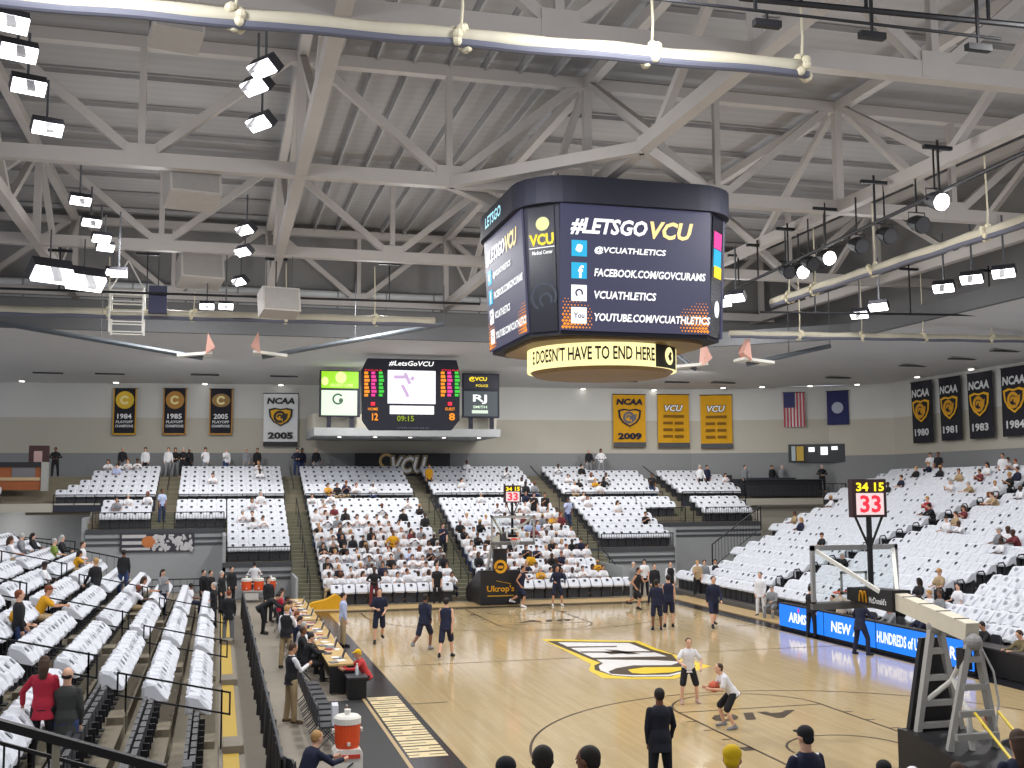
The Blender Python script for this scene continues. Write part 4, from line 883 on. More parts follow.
for k in range(18): b.cyl((-29+2.5*k,24,14.95),(-28.92+2.5*k,24,14.95),.475,n=20)
b.build('duct_bands', mat('duct_band', (168,170,170), .5), du)
# side backstops folded up under the ceiling
for i, (m0, b0, dirx) in enumerate((((-6,322),(203,358),1),((444,324),(262,357),-1),((830,346),(747,364),-1),((560,372),(695,369),1))):
    yy = 18.0 if i < 2 else 12.0
    a, c = aty(*m0,yy), aty(*b0,yy)
    t = thing('side_backstop', 'folded ceiling backstop with white board, %s' % ('far left','left of the far scoreboard','right of the hanging scoreboard, outer one','just right of the hanging scoreboard')[i], 'backstop', tuple(c), 'folded side backstops')
    if i == 3: a = c+V((-.4,2.5,1.4))
    MB().tube([a,c],.11,8).build('mast', mat('mast_grey_blue', (84,90,96), .5), t)
    MB().obox(c+V((-dirx*.35,0,.12)),(1.5,1.05,.12),Matrix.Rotation(dirx*rad(-6), 3, 'Y')).build('board', whitep, t)
    MB().prism([(0,0),(dirx*.42,.32),(dirx*.1,.95)], c+V((dirx*.1,-.2,.1)), (1,0,0), (0,0,1), .5).build('wing_padding', mat('wing_salmon', (214,164,150), .6), t)
    o2 = c+V((dirx*.35,-.2,.5)); MB().tube([o2+V((0,.2286*math.cos(k*math.pi/8),.2286*math.sin(k*math.pi/8))) for k in range(17)],.02,6).build('rim', mat('rim_orange', (0,0,0)), t)
    for q in (a,(a+c)/2): MB().tube([q,V((q.x,q.y,ZB-1.0)),V((q.x,q.y,ZB+.1))],.02,6).build('hanger', darkgrey, t)

# ------------------------------------------------------------------ rails
def guard(p, q, h, label, group=None, pitch=.14, wide=.05):
    p, q = V(p), V(q); t = thing('guard_rail', label, 'railing', tuple((p+q)/2), group); n = max(1, int((q-p).length/pitch))
    MB().beam(p+V((0,0,h)),q+V((0,0,h)),wide,wide).build('top_rail', black, t); MB().beam(p+V((0,0,.08)),q+V((0,0,.08)),.03,.03).build('bottom_rail', black, t)
    b = MB()
    for i in range(n+1): c = p+(q-p)*i/n; b.beam(c+V((0,0,.08)),c+V((0,0,h)),.016,.016)
    b.build('balusters', black, t)
    for e in (p,q): MB().beam(e,e+V((0,0,h)),.05,.05).build('post', black, t)
guard((-18.3,26.6,3.2),(-15.5,26.6,3.2),.85,'black railing before the far left corner block','rails on the grey front walls')
guard((-14.35,26.6,3.2),(-11.9,26.6,3.2),.85,'black railing before the block left of the left stair','rails on the grey front walls')
guard((-11.85,22.3,1.68),(-8.75,22.3,1.68),.75,'black railing before the lower left block','rails on the grey front walls')
guard((7.55,23.15,2.0),(11.65,23.15,2.0),.75,'black railing before the lower right block','rails on the grey front walls')
guard((11.75,26.6,3.2),(13.9,26.6,3.2),.85,'black railing on the right grey wall nearest the right stair','rails on the grey front walls')
guard((15.2,26.6,3.2),(18.5,26.6,3.2),.85,'black railing before the far right corner block','rails on the grey front walls')
guard((12.6,20.3,1.0),(16.4,22.2,2.9),1.25,'black sloped railing at the far end of the right stand','rails on the grey front walls',.28)
guard((-27,27.6,2.3),(-19.2,27.6,1.5),1.1,'black railing before the dark entry under the far left slab','left end rails',.22)
for i, (y0, x0, x1) in enumerate(((30.6,19.8,25.2),(31.15,20.2,23.6))):
    z0 = uz_(1)+.02 if i == 0 else uz_(1)+.02
    t = thing('drink_counter', 'long dark standing counter on the far right corner slab, %s one' % ('front','back')[i], 'counter', ((x0+x1)/2,y0,z0), 'corner counters')
    MB().box(x0,y0-.2,z0+1.0+.1*i,x1,y0+.2,z0+1.06+.1*i).build('top', mat('counter_slate', (66,68,74), .5), t); MB().box(x0+.05,y0-.03,z0,x1-.05,y0+.03,z0+1.0+.1*i).build('front_panel', mat('counter_front', (52,53,58), .7), t)
guard((19.5,30.0,4.5),(26.5,30.0,4.5),.9,'black railing along the far right corner slab','slab rails',.3)
guard((-15.5,17.5,0),(-11.9,17.5,.0),1.05,'black railing at the far end of the left stand, lower run','left end rails',.3)
guard((-22,17.0,2.6),(-15.8,17.0,1.2),1.05,'black railing at the far end of the left stand, upper run','left end rails',.3)
guard((-19.5,22,0),(-12.6,22,0),1.0,'black railing on the floor under the crowd poster','left end rails',.3)
for x0, x1, nm in ((-20.6,-15.5,'far left'),(-14.3,-8.65,'left'),(-7.5,-1.35,'centre-left'),(-.15,6.2,'centre'),(7.7,13.9,'centre-right'),(15.2,19.4,'far right')):
    t = thing('cross_aisle_rail', 'thin dark rail in front of the upper %s block' % nm, 'railing', ((x0+x1)/2,29.9,4.1), 'cross aisle rails'); MB().beam((x0,29.9,4.95),(x1,29.9,4.95),.05,.05).build('rail', black, t)
    MB().box(x0,29.86,4.05,x1,29.92,4.42).build('kick_panel', mat('kick_navy', (46,48,60), .7), t)
    n = 5
    for i in range(n+1): x = x0+(x1-x0)*i/n; MB().beam((x,29.9,4.05),(x,29.9,4.95),.04,.04).build('post', black, t)
for x, nm in zip(AISL, ('far left','left','middle','right','far right')):
    r0 = r_first(x-.3) if x != -8.1 else 0
    t = thing('stair_rail', 'dark centre handrail of the %s stair in the far stand' % nm, 'railing', (x,ry_(r0),rz_(r0)), 'stair handrails')
    MB().beam((x,ry_(r0)+.3,rz_(r0)+.9),(x,ry_(12),rz_(12)+.9),.045,.045).build('handrail', black, t)
    for r in range(r0,13,2): MB().beam((x,ry_(r)+.3,rz_(r)),(x,ry_(r)+.3,rz_(r)+.95),.04,.04).build('post', black, t)
    MB().beam((x,uy_(0)+.3,uz_(0)+.9),(x,uy_(5)+.3,uz_(5)+.9),.045,.045).build('handrail', black, t)
for ai, (ya, an) in enumerate(((-9.2,'nearest'),(-1.3,'middle'),(6.6,'far'))):
    for k, i0 in enumerate((0,3,6)):
        i1 = i0+1.75; z0, z1 = lz(i0), lz(i1); x0, x1 = lx(i0)+.72, lx(i1)+.05
        t = thing('aisle_handrail', 'black two-bar handrail in the %s aisle of the left stand, %s' % (an, ('lowest','middle','highest')[k]), 'railing', (x0,ya,z0), 'left stand handrails')
        b = MB()
        for h in (.55,.98): b.beam((x0,ya,z0+h),(x1,ya,z1+h),.035,.035)
        b.build('bars', black, t); b = MB()
        for x, z in ((x0,z0),(x0-.16,z0+.05),(x1,z1),(x1+.16,z1-.05)): b.beam((x,ya,z+.53),(x,ya,z+1.0),.035,.035)
        b.build('end_loops', black, t)
        for x, z in ((x0-.16,lz(i0)),(x1+.16,lz(int(i1)))): MB().beam((x,ya,z-.28 if x > -12.05 else z),(x,ya,z+1.0),.035,.035).build('post', black, t)
for ya, an in ((10.0,'far'),(.4,'near')):
    for k in range(1,19,1):
        if pix((kx(k),ya,kz(k)+.9))[0] > 1030: continue
        t = thing('loop_handrail', 'small black loop handrail in the %s aisle of the right stand, %s step' % (an, nth(k)), 'railing', (kx(k),ya,kz(k)), 'right stand loop handrails')
        MB().tube([(kx(k)-.16,ya,kz(k)),(kx(k)-.16,ya,kz(k)+.85),(kx(k)-.1,ya,kz(k)+.95),(kx(k)+.1,ya,kz(k)+.97),(kx(k)+.16,ya,kz(k)+.87),(kx(k)+.16,ya,kz(k)+.02)],.028,6).build('loop', black, t)
a, c = aty(-25,717,-24), aty(165,769,-24)
t = thing('walkway_rail', 'thick black railing sloping across the bottom left corner', 'railing', (a.x,-24,a.z-1.0))
MB().beam(a,c,.075,.06).build('top_rail', black, t); MB().beam(a+V((0,0,-.13)),c+V((0,0,-.13)),.025,.025).build('second_rail', black, t)
b = MB()
for i in range(14): q = a+(c-a)*i/13; b.beam(q+V((0,0,-.9)),q+V((0,0,-.13)),.014,.014)
b.build('balusters', black, t)
for f in (.02,.42,.98): q = a+(c-a)*f; MB().beam(q+V((0,0,-1.4)),q,.05,.05).build('post', mat('post_beige', (150,144,126), .7) if f == .42 else black, t)
# ------------------------------------------------------------------ people: one continuous skin mesh, clothing and hair as children
def jbase(sz): return dict(stand=0)
POSES = dict(
 stand=dict(legs=((3,3,4),(-2,2,4)), arms=((4,9,10,5),(2,9,14,5))),
 hips=dict(legs=((4,4,7),(-3,2,7)), arms=((-8,35,75,50),(-8,35,75,50))),
 phone=dict(legs=((3,3,4),(-3,4,4)), arms=((30,6,85,25),(4,9,12,5)), head=(18,0)),
 walk=dict(legs=((24,10,3),(-16,22,3)), arms=((-18,10,18,5),(20,10,25,8)), lean=4),
 run=dict(legs=((34,48,4),(-22,38,4)), arms=((-32,14,70,10),(30,12,80,25)), lean=9),
 jog=dict(legs=((14,14,6),(-14,30,5)), arms=((10,16,75,30),(-6,16,60,25)), lean=5),
 back=dict(legs=((2,2,5),(-2,3,5)), arms=((2,10,8,3),(12,16,22,-4))),
 guard=dict(legs=((16,22,12),(8,20,14)), arms=((22,30,50,20),(10,34,40,10)), lean=8),
 dribble=dict(legs=((42,58,8),(30,56,9)), arms=((16,6,80,10),(14,8,80,12)), lean=34, head=(-25,0)),
 bend=dict(legs=((10,14,5),(6,12,5)), arms=((50,10,25,10),(42,10,20,10)), lean=58, head=(0,0)),
 reach=dict(legs=((3,3,5),(-3,3,5)), arms=((12,17,20,2),(2,8,10,6))),
 hug=dict(legs=((3,3,5),(-3,3,5)), arms=((10,9,12,5),(16,36,14,-6))),
 sit=dict(sit=.5, legs=((86,84,8),(86,88,8)), arms=((28,10,55,18),(26,10,58,18)), lean=3),
 lean=dict(sit=.5, legs=((82,80,14),(84,86,14)), arms=((52,12,40,15),(50,12,42,15)), lean=26, head=(-12,0)),
 clap=dict(sit=.5, legs=((86,86,9),(86,80,9)), arms=((40,12,95,38),(40,12,95,38)), lean=6),
 turn=dict(sit=.5, legs=((86,86,8),(86,84,8)), arms=((24,12,60,22),(8,16,30,8)), lean=4, head=(4,38)),
 work=dict(sit=.5, legs=((86,80,8),(86,76,8)), arms=((48,10,42,16),(46,10,44,16)), lean=12, head=(16,0)),
)
def rotx(v, a): c, s = math.cos(a), math.sin(a); return V((v.x, v.y*c+v.z*s, -v.y*s+v.z*c))   # +a tips forward (+Y)
def skeleton(P):
    ln = rad(P.get('lean',0)); up = rotx(V((0,0,1)), ln); fw = rotx(V((0,1,0)), ln); J = {'up':up,'fw':fw}
    pel = V((0,0,.95)); J['pel'] = pel
    J['chest'] = pel+up*.36; J['neck'] = pel+up*.515; hp, hy = P.get('head',(4,0)); hp = rad(hp)+ln*.7
    hu = rotx(V((0,0,1)), hp); J['head'] = J['neck']+(up+hu)*.075; J['head'] += hu*.005
    J['hm'] = Matrix.Rotation(-rad(hy), 3, 'Z') if False else (Matrix.Rotation(-hp, 3, 'X')@Matrix.Rotation(rad(hy), 3, 'Z'))
    for k, sd in ((0,1),(1,-1)):
        p, fl, ab = P['legs'][k]; h = pel+V((sd*.092,0,-.03)); d = lambda a, b: V((sd*math.sin(b), math.sin(a)*math.cos(b), -math.cos(a)*math.cos(b)))
        kn = h+d(rad(p),rad(ab))*.42; an = kn+d(rad(p-fl),rad(ab*.3))*.42
        J['hip%d'%k], J['knee%d'%k], J['ank%d'%k] = h, kn, an
        J['toe%d'%k] = an+V((sd*.03,.17,-.055))
        p, ab, fl, tw = P['arms'][k]; s = pel+up*.445+V((sd*.165,0,0)); a = rad(p)
        e = s+V((sd*math.sin(rad(ab)), math.sin(a)*math.cos(rad(ab)), -math.cos(a)*math.cos(rad(ab))))*.285
        a2 = rad(p+fl); fd = V((-sd*math.sin(rad(tw))*1.0, math.sin(a2)*math.cos(rad(tw)), -math.cos(a2)*math.cos(rad(tw)))).normalized()
        J['sh%d'%k], J['el%d'%k], J['wr%d'%k], J['fd%d'%k] = s, e, e+fd*.25, fd
    if 'sit' in P: dz = P['sit']-pel.z
    else: dz = .075-min(J['ank0'].z, J['ank1'].z)
    for q in list(J):
        if isinstance(J[q], V) and q not in ('up','fw','fd0','fd1'): J[q] = J[q]+V((0,0,dz))
    return J
def limb(mb, pts, rs, n=10):
    mb.tube(pts, rs, n)
    for p, r in zip(pts, rs): mb.ell(p, r*.985, r*.985, r*.985, n, 7)
def rings(mb, J, spec, n=16):
    """closed loft up the torso: (height above pelvis along the spine, half width, half depth, forward shift)"""
    b = len(mb.v)
    for h, rx, ry, f in spec:
        c = J['pel']+J['up']*h+J['fw']*f
        for k in range(n):
            a = 2*math.pi*k/n; mb.v.append(tuple(c+V((1,0,0))*rx*math.cos(a)+J['fw']*ry*math.sin(a)))
    N = len(spec)
    for i in range(N-1):
        for k in range(n): mb.f.append((b+i*n+k, b+i*n+(k+1)%n, b+(i+1)*n+(k+1)%n, b+(i+1)*n+k)); mb.m.append(0)
    mb.f.append(tuple(b+k for k in range(n))[::-1]); mb.m.append(0); mb.f.append(tuple(b+(N-1)*n+k for k in range(n))); mb.m.append(0)
TORSO = [(-.12,.10,.08,-.01),(-.06,.155,.105,-.012),(.04,.158,.108,-.01),(.16,.138,.095,.0),(.28,.155,.105,.005),(.38,.172,.108,0),(.44,.158,.095,-.004),(.485,.115,.075,-.008),(.52,.068,.06,-.004),(.54,.056,.055,0)]
def hand(mb, J, k, res):
    d = J['fd%d'%k]; w = J['wr%d'%k]; sd = 1 if k == 0 else -1
    ax = d.cross(V((1,0,0))); ax = ax.normalized() if ax.length > .1 else V((0,1,0)); nr = V((-sd,0,0)); nr = (nr-d*nr.dot(d)).normalized()
    limb(mb, [w,w+d*.05,w+d*.088], [.026,.032,.03], 8); mb.ell(w+d*.06, .034,.034,.034, 8, 6)
    for i, ln in enumerate((.07,.08,.075,.058)):
        o = w+d*.085+ax*(.033-.022*i); m = o+d*ln*.55+nr*.008; limb(mb, [o,m,m+(d*.75+nr*.6).normalized()*ln*.5], [.0105,.0098,.0085], 6)
    o = w+d*.03+ax*.03; limb(mb, [o,o+(d*.6+ax*.7+nr*.3).normalized()*.035,o+(d*.85+ax*.35+nr*.35).normalized()*.072], [.013,.0115,.0095], 6)
def add_head(mb, J):
    m, c = J['hm'], J['head']; M = lambda x, y, z: c+m@V((x,y,z)); t = MB()
    t.ell((0,-.008,.026),.08,.097,.094,18,12); t.ell((0,.022,-.04),.062,.07,.07,14,9); t.ell((0,.055,-.085),.03,.03,.025,10,6)
    t.ell((0,.098,-.012),.013,.018,.02,8,6); t.ell((0,.09,.012),.009,.012,.03,8,6); t.ell((0,.078,.035),.05,.016,.012,10,6); t.ell((0,.082,-.055),.024,.012,.007,10,5); t.ell((0,.08,-.067),.02,.012,.007,10,5)
    for s in (1,-1): t.ell((s*.079,-.005,-.005),.01,.02,.03,8,6)
    mb.add([M(*v) for v in t.v], t.f); limb(mb, [J['neck']-J['up']*.05, J['head']+m@V((0,-.012,-.05))], [.064,.058], 12)
def remeshed(mb, name, vox, smooth=3):
    me = mb.mesh(name, []); o = bpy.data.objects.new(name, me); COL.objects.link(o)
    md = o.modifiers.new('r','REMESH'); md.mode = 'VOXEL'; md.voxel_size = vox; md.use_smooth_shade = True
    if smooth: s = o.modifiers.new('s','SMOOTH'); s.factor = .5; s.iterations = smooth
    out = bpy.data.meshes.new_from_object(o.evaluated_get(bpy.context.evaluated_depsgraph_get()))
    bpy.data.objects.remove(o); bpy.data.meshes.remove(me); out.name = name; out.materials.append(None); return out
_PM = {}
def pmesh(pose, part, vox):
    key = (pose, part, vox)
    if key in _PM: return _PM[key]
    J = skeleton(POSES[pose]); b = MB(); inf = max(.013, vox*.7)
    if part == 'body':
        rings(b, J, TORSO); add_head(b, J)
        for k in (0,1):
            limb(b, [J['hip%d'%k], J['hip%d'%k].lerp(J['knee%d'%k],.4), J['knee%d'%k], J['knee%d'%k].lerp(J['ank%d'%k],.35), J['ank%d'%k]], [.088,.078,.054,.056,.036])
            limb(b, [J['ank%d'%k]+V((0,-.03,-.03)), J['toe%d'%k]], [.036,.028]); limb(b, [J['sh%d'%k]-V((0,0,.0)), J['sh%d'%k].lerp(J['el%d'%k],.4), J['el%d'%k], J['el%d'%k].lerp(J['wr%d'%k],.3), J['wr%d'%k]], [.05,.045,.036,.038,.026])
            hand(b, J, k, vox)
    elif part in ('tee','sleeved','tank','jacket','vest'):
        low = -.2 if part == 'jacket' else -.1
        sp = [(low,.17,.13,-.01)]+[(h,rx,ry,f) for h,rx,ry,f in TORSO[1:9]]; rings(b, J, [(h,rx*1.05+inf,ry*1.08+inf,f) for h,rx,ry,f in sp])
        if part not in ('tank','vest'):
            for k in (0,1):
                s, e, w = J['sh%d'%k], J['el%d'%k], J['wr%d'%k]
                if part == 'tee': limb(b, [s, s.lerp(e,.72)], [.05+inf*.5,.052+inf*.9])
                else: limb(b, [s, s.lerp(e,.45), e, e.lerp(w,.93)], [.05+inf*.5,.048+inf*.8,.042+inf*.8,.032+inf*.8])
        if part in ('sleeved','jacket'): limb(b, [J['neck']-J['up']*.07, J['neck']-J['up']*.02], [.075+inf*.4,.066+inf*.4])
    elif part in ('pants','shorts'):
        rings(b, J, [(-.14,.12,.1,-.01),(-.06,.165+inf*.7,.115+inf,-.012),(.03,.163+inf*.7,.112+inf,-.01)])
        for k in (0,1):
            h, kn, an = J['hip%d'%k], J['knee%d'%k], J['ank%d'%k]
            if part == 'pants': limb(b, [h, h.lerp(kn,.4), kn, kn.lerp(an,.5), an.lerp(kn,.04)], [.09+inf,.08+inf,.062+inf,.056+inf,.05+inf])
            else: limb(b, [h, h.lerp(kn,.4), h.lerp(kn,.92)], [.088+inf*.7,.085+inf*.7,.08+inf*.8])
    elif part.startswith('shoe'):
        k = int(part[4]); a, t = J['ank%d'%k], J['toe%d'%k]; limb(b, [a+V((0,-.045,-.028)), a+V((0,.04,-.03)), t], [.046,.046,.038]); limb(b, [a,a+V((0,0,.03))],[.045,.045])
    else:
        m, c = J['hm'], J['head']; t = MB(); lim = max(0, vox-.012)*.4
        if part == 'short': t.ell((0,-.022,.036),.087+lim,.095+lim,.092+lim,16,10); t.ell((0,-.05,-.005),.076,.06,.07,14,8)
        elif part == 'long': t.ell((0,-.022,.045),.088+lim,.096+lim,.098+lim,16,10); t.tube([V((0,-.05,.05)),V((0,-.075,-.06)),V((0,-.085,-.2))],[.09,.09,.06],12); t.ell((0,-.085,-.2),.07,.035,.06,10,7)
        elif part == 'bald': t.ell((0,-.05,-.012),.083,.055,.045,14,8)
        elif part == 'cap': t.ell((0,-.012,.06),.09,.104,.085,16,10); t.prism([(-.07,.06),(.07,.06),(.05,.16),(0,.18),(-.05,.16)],(0,0,.055),(1,0,0),(0,1,0),.018); t.ell((0,-.055,-.005),.074,.052,.06,14,8)
        elif part == 'beanie': t.ell((0,-.012,.055),.09,.105,.095,16,10)
        b.add([c+m@V(v) for v in t.v], t.f)
        _PM[key] = remeshed(b, part, min(vox,.014), 2); return _PM[key]
    _PM[key] = remeshed(b, part, vox, 3); return _PM[key]
SKIN = [mat('skin_light', (214,168,142), .6, var=.04), mat('skin_tan', (190,140,110), .6, var=.04), mat('skin_brown', (122,82,60), .6, var=.04), mat('skin_dark', (78,52,40), .6, var=.04)]
HAIR = dict(dark=mat('hair_dark', (38,30,28), .7), brown=mat('hair_brown', (66,46,34), .7), blond=mat('hair_blond', (176,136,84), .7), grey=mat('hair_grey', (170,168,164), .7), red=mat('hair_auburn', (120,62,36), .7))
eyem = mat('eye_dark', (24,20,20), .3)
CL = {}
def cloth_mat(rgb):
    k = tuple(rgb)
    if k not in CL: CL[k] = mat('fabric_%d_%d_%d' % k, rgb, .85, var=.1, scale=12)
    return CL[k]
W_, BK, NV, GD, GY, RD, JN, KH, LB, MR, GN = (224,224,228), (30,30,34), (30,34,58), (206,150,24), (128,130,134), (170,36,58), (52,66,104), (168,146,112), (178,190,224), (110,46,52), (120,140,60)
CN = {W_:'white', BK:'black', NV:'navy', GD:'gold', GY:'grey', RD:'red', LB:'pale blue', MR:'maroon', GN:'green', JN:'denim blue', KH:'tan'}
def person(label, loc, face, pose, top=(W_,'tee'), bottom=(BK,'pants'), hair=('dark','short'), skin=0, vox=.028, H=1.78, group='spectators', vest=None, shoes=None, capcol=None):
    s = H/1.78; o = bpy.data.objects.new('person', pmesh(pose,'body',vox)); COL.objects.link(o); o.location = loc; o.rotation_euler = (0,0,face); o.scale = (s,s,s)
    def slot(ob, m): ob.material_slots[0].link = 'OBJECT'; ob.material_slots[0].material = m
    slot(o, SKIN[skin]); tag(o, label, 'person', group)
    def kid(nm, part, m):
        c = bpy.data.objects.new(nm, pmesh(pose,part,vox)); COL.objects.link(c); c.parent = o; slot(c, m); return c
    kid({'jacket':'jacket','tank':'jersey'}.get(top[1],'shirt'), 'sleeved' if top[1] == 'long' else top[1], cloth_mat(top[0])); kid('trousers' if bottom[1] == 'pants' else 'shorts', bottom[1], cloth_mat(bottom[0]))
    if vest: kid('vest', 'jacket' if vest[1] == 'coat' else 'vest', cloth_mat(vest[0])).scale = (1.03,1.06,1.0)
    if hair: kid('hat' if hair[1] in ('cap','beanie') else 'hair', hair[1], cloth_mat(capcol) if capcol else HAIR[hair[0]])
    if not shoes and vox < .026: shoes = (44,40,40)
    if shoes:
        for k in (0,1): kid('shoe', 'shoe%d' % k, cloth_mat(shoes))
    if vox < .02:
        J = skeleton(POSES[pose]); b = MB()
        for sx in (1,-1): b.ell(J['head']+J['hm']@V((sx*.031,.088,.018)),.011,.007,.007,8,6)
        e = bpy.data.objects.new('eyes', b.mesh('eyes', eyem)); COL.objects.link(e); e.parent = o
    return o
TOWARD = lambda p, q: math.atan2(q[1]-p[1], q[0]-p[0])-math.pi/2       # heading so that local +Y points from p to q

# ------------------------------------------------------------------ seats
def shirt_mesh(jit, far=False):
    b = MB(); w = .255
    prof = [(-.35,.50),(-.34,.83),(-.28,.89),(-.1,.86),(.06,.70),(.16,.56),(.13,.49),(-.05,.52),(-.2,.62)]
    j = lambda a: R.uniform(-jit,jit)
    xs = (-w,-.205,-.08,.06,.205,w) if not far else (-w,-.2,.2,w)
    L2 = []
    for x in xs: L2.append([(x, (y+.1)*(.8 if abs(x) > .24 else 1)-.1+j(0), (z-.66)*(.82 if abs(x) > .24 else 1)+.66+j(0)) for y, z in prof])
    n = len(prof)
    vs = [v for r in L2 for v in r]; f = [tuple(range(n)), tuple(range(len(xs)*n-1,(len(xs)-1)*n-1,-1))]
    for a in range(len(xs)-1):
        for k in range(n): f.append((a*n+k, (a+1)*n+k, (a+1)*n+(k+1)%n, a*n+(k+1)%n))
    b.add(vs, f)
    if not far:
        for sx in (): b.prism([(-.3,.62),(-.29,.84),(-.14,.84),(-.06,.7),(-.16,.58)], (sx*w if sx > 0 else -w-.035,0,0), (0,1,0), (0,0,1), .035)
    b.k = 1; lx_ = .07; o = [(-.1,.838),(.0,.70)]
    b.add([(-lx_,-.06,.85),(lx_,-.06,.85),(lx_*.8,.03,.757),(-lx_*.8,.03,.757)] , [(0,3,2,1)])
    return b
faint = mat('faded_print', (150,152,162), .9)
SHIRT = [shirt_mesh(.028).mesh('shirt', [white, faint]) for _ in range(12)]
def seat_body():
    b = MB(); b.box(-.235,-.245,.42,.235,-.18,.83).box(-.225,-.235,.36,.225,-.16,.45); b.box(-.05,-.24,0,.05,-.16,.42).box(-.12,-.3,0,.12,-.08,.03); return b
SB = seat_body().mesh('arena_seat', charcoal); SP = MB().box(-.21,-.15,.41,.21,-.06,.78).mesh('folded_seat', charcoal)
ARM = MB().box(-.265,-.22,.40,-.235,.05,.62).mesh('armrest', black)
OPEN = MB().box(-.21,-.17,.40,.21,.2,.45).mesh('folded_seat', charcoal)
seats = []
for i in range(11):
    j = 0
    n = int((15.6+17.5)/.53)
    for q in range(n):
        yy = 15.3-.53*q
        if any(abs(yy-ya) < .55 for ya in (-9.2,-1.3,6.6)): continue
        j += 1; p = V((lx(i)+.2, yy, lz(i)))
        seats.append((p, rad(-90), ('left', i, j), not (yy < -9.6 and i < 3)))
for k in range(20):
    j = 0
    for q in range(int((kend(k)+11.5)/.53)):
        yy = kend(k)-.3-.53*q
        if any(abs(yy-ya) < .6 for ya in (10.0,.4)): continue
        j += 1; seats.append((V((kx(k),yy,kz(k))), rad(90), ('right', k, j), True))
SECSEATS = {}
for nm, xa, xb, r0 in LOW:
    for r in range(r0, 13):
        n = round((xb-xa)/.53); pt_ = (xb-xa)/n
        for j in range(n):
            p = V((xa+pt_*(j+.5), ry_(r)+.32, rz_(r))); s = (p, rad(180), (nm, r-r0, j+1), True); seats.append(s); SECSEATS.setdefault(nm, []).append(s)
for nm, xa, xb in UPP:
    for r in range(6):
        n = round((xb-xa)/.53); pt_ = (xb-xa)/n
        for j in range(n):
            if nm == 'upper far left block' and j < r*.7: continue
            p = V((xa+pt_*(j+.5), uy_(r)+.32, uz_(r)))
            if p.y > wall_y(p.x)-.7: continue
            s = (p, rad(180), (nm, r, j+1), True); seats.append(s); SECSEATS.setdefault(nm, []).append(s)
for r in range(1,6):
    for j in range(11):
        if j in (4,) or uy_(r)+.32 > wall_y(19.9+.53*j)-.7: continue
        seats.append((V((19.9+.53*j,uy_(r)+.32,uz_(r))), rad(180), ('far right corner terrace', r-1, j+1), False))
for j in range(9):
    if j != 3: seats.append((V((-28.0+.55*j,30.75,4.5)), rad(180), ('the row before the broadcast box', 0, j+1), True))
front = []
for xa, xb, nm in ((-7.3,-1.3,'left of the far basket'),(1.0,7.6,'right of the far basket')):
    for j in range(int((xb-xa)/.56)): front.append((V((xa+.28+.56*j,17.35,.03)), rad(180), ('front'+nm, 0, j+1), True))
seats += front
def inview(p):
    x, y = pix((p.x,p.y,p.z+.6)); return -8 < x < 1032 and -8 < y < 776
def nearview(p):
    x, y = pix((p.x,p.y,p.z+.6)); return -300 < x < 1330 and depth(p) > 6
beyond = [s for s in seats if not inview(s[0]) and nearview(s[0])]
seats = [s for s in seats if inview(s[0])]
seats.sort(key=lambda s: depth(s[0]))
near_, rest = seats[:300], seats[300:]+beyond
def seat_label(ad, cov):
    st_, r, j = ad; a = 'white-shirt-covered seat' if cov else 'bare charcoal seat'
    if st_ == 'left': return '%s, %s row up in the left stand, %s from its far end' % (a, nth(r+1), nth(j))
    if st_ == 'right': return '%s, %s row up in the right stand, %s from its far end' % (a, nth(r+1), nth(j))
    return '%s, %s from left, %s row of %s' % (a, nth(j), nth(r+1), st_)
for p, rz, ad, cov in near_:
    o = bpy.data.objects.new('arena_seat', SB); COL.objects.link(o); o.location = p; o.rotation_euler = (0,0,rz); tag(o, seat_label(ad, cov), 'seat', 'seats draped with white shirts' if cov else 'bare folded seats')
    for nm, me in (('folded_seat',SP),('armrest',ARM))+((('shirt',R.choice(SHIRT)),) if cov else ()):
        c = bpy.data.objects.new(nm, me); COL.objects.link(c); c.parent = o
mass = MB(); lo = [shirt_mesh(.01, True) for _ in range(3)]
for p, rz, ad, cov in rest:
    sh = R.choice(lo); M = Matrix.Rotation(rz, 3, 'Z'); bb = len(mass.v)
    if cov: mass.v += [tuple(p+M@V(v)) for v in sh.v]; mass.f += [tuple(bb+i for i in f) for f in sh.f]; mass.m += [0]*len(sh.m) if ad[0] == 'right' and R.random() < .6 else sh.m
    mass.k = 2; bs = MB().box(-.23,-.24,0.02,.23,-.1,.5 if cov else .84); mass.add([p+M@V(v) for v in bs.v], bs.f)
tag(mass.build('seat_rows', [white, logod, charcoal]), 'remaining rows of white-shirt-draped seats and bare seats across the stands', 'seats', kind='stuff')

# ------------------------------------------------------------------ the seated crowd
STY = [(W_,.63),(BK,.15),(GD,.055),(GY,.08),(NV,.05),(MR,.02),(LB,.015)]
def pick():
    r = R.random()
    for c, w in STY:
        if r < w: return c
        r -= w
    return W_
def seatperson(s, where, top=None, pose=None):
    p, rz, (st_, r, j), cov = s; c = top or pick(); ps = pose or R.choice(['sit','lean','clap','turn','sit']); m = Matrix.Rotation(rz, 3, 'Z')
    long = c in (BK,GY,NV) and R.random() < .6
    loc = p+m@V((0,.06,0)); loc.z = p.z
    return person('seated person in %s, %s row up, %s seat from left, %s' % (CN[c], nth(r+1), nth(j), where), loc, rz+R.uniform(-.2,.2), ps, (c,'long' if long else 'tee'), (R.choice([BK,JN,NV,KH]),'pants'),
        (R.choice(['dark','dark','brown','brown','brown','blond','grey','red']), R.choice(['short','short','short','long','long','cap'])), R.choice([0,0,0,1,1,2,3]), .03, R.uniform(1.6,1.82))
RAISED = [q[0] for q in LOW if q[3] > 0]
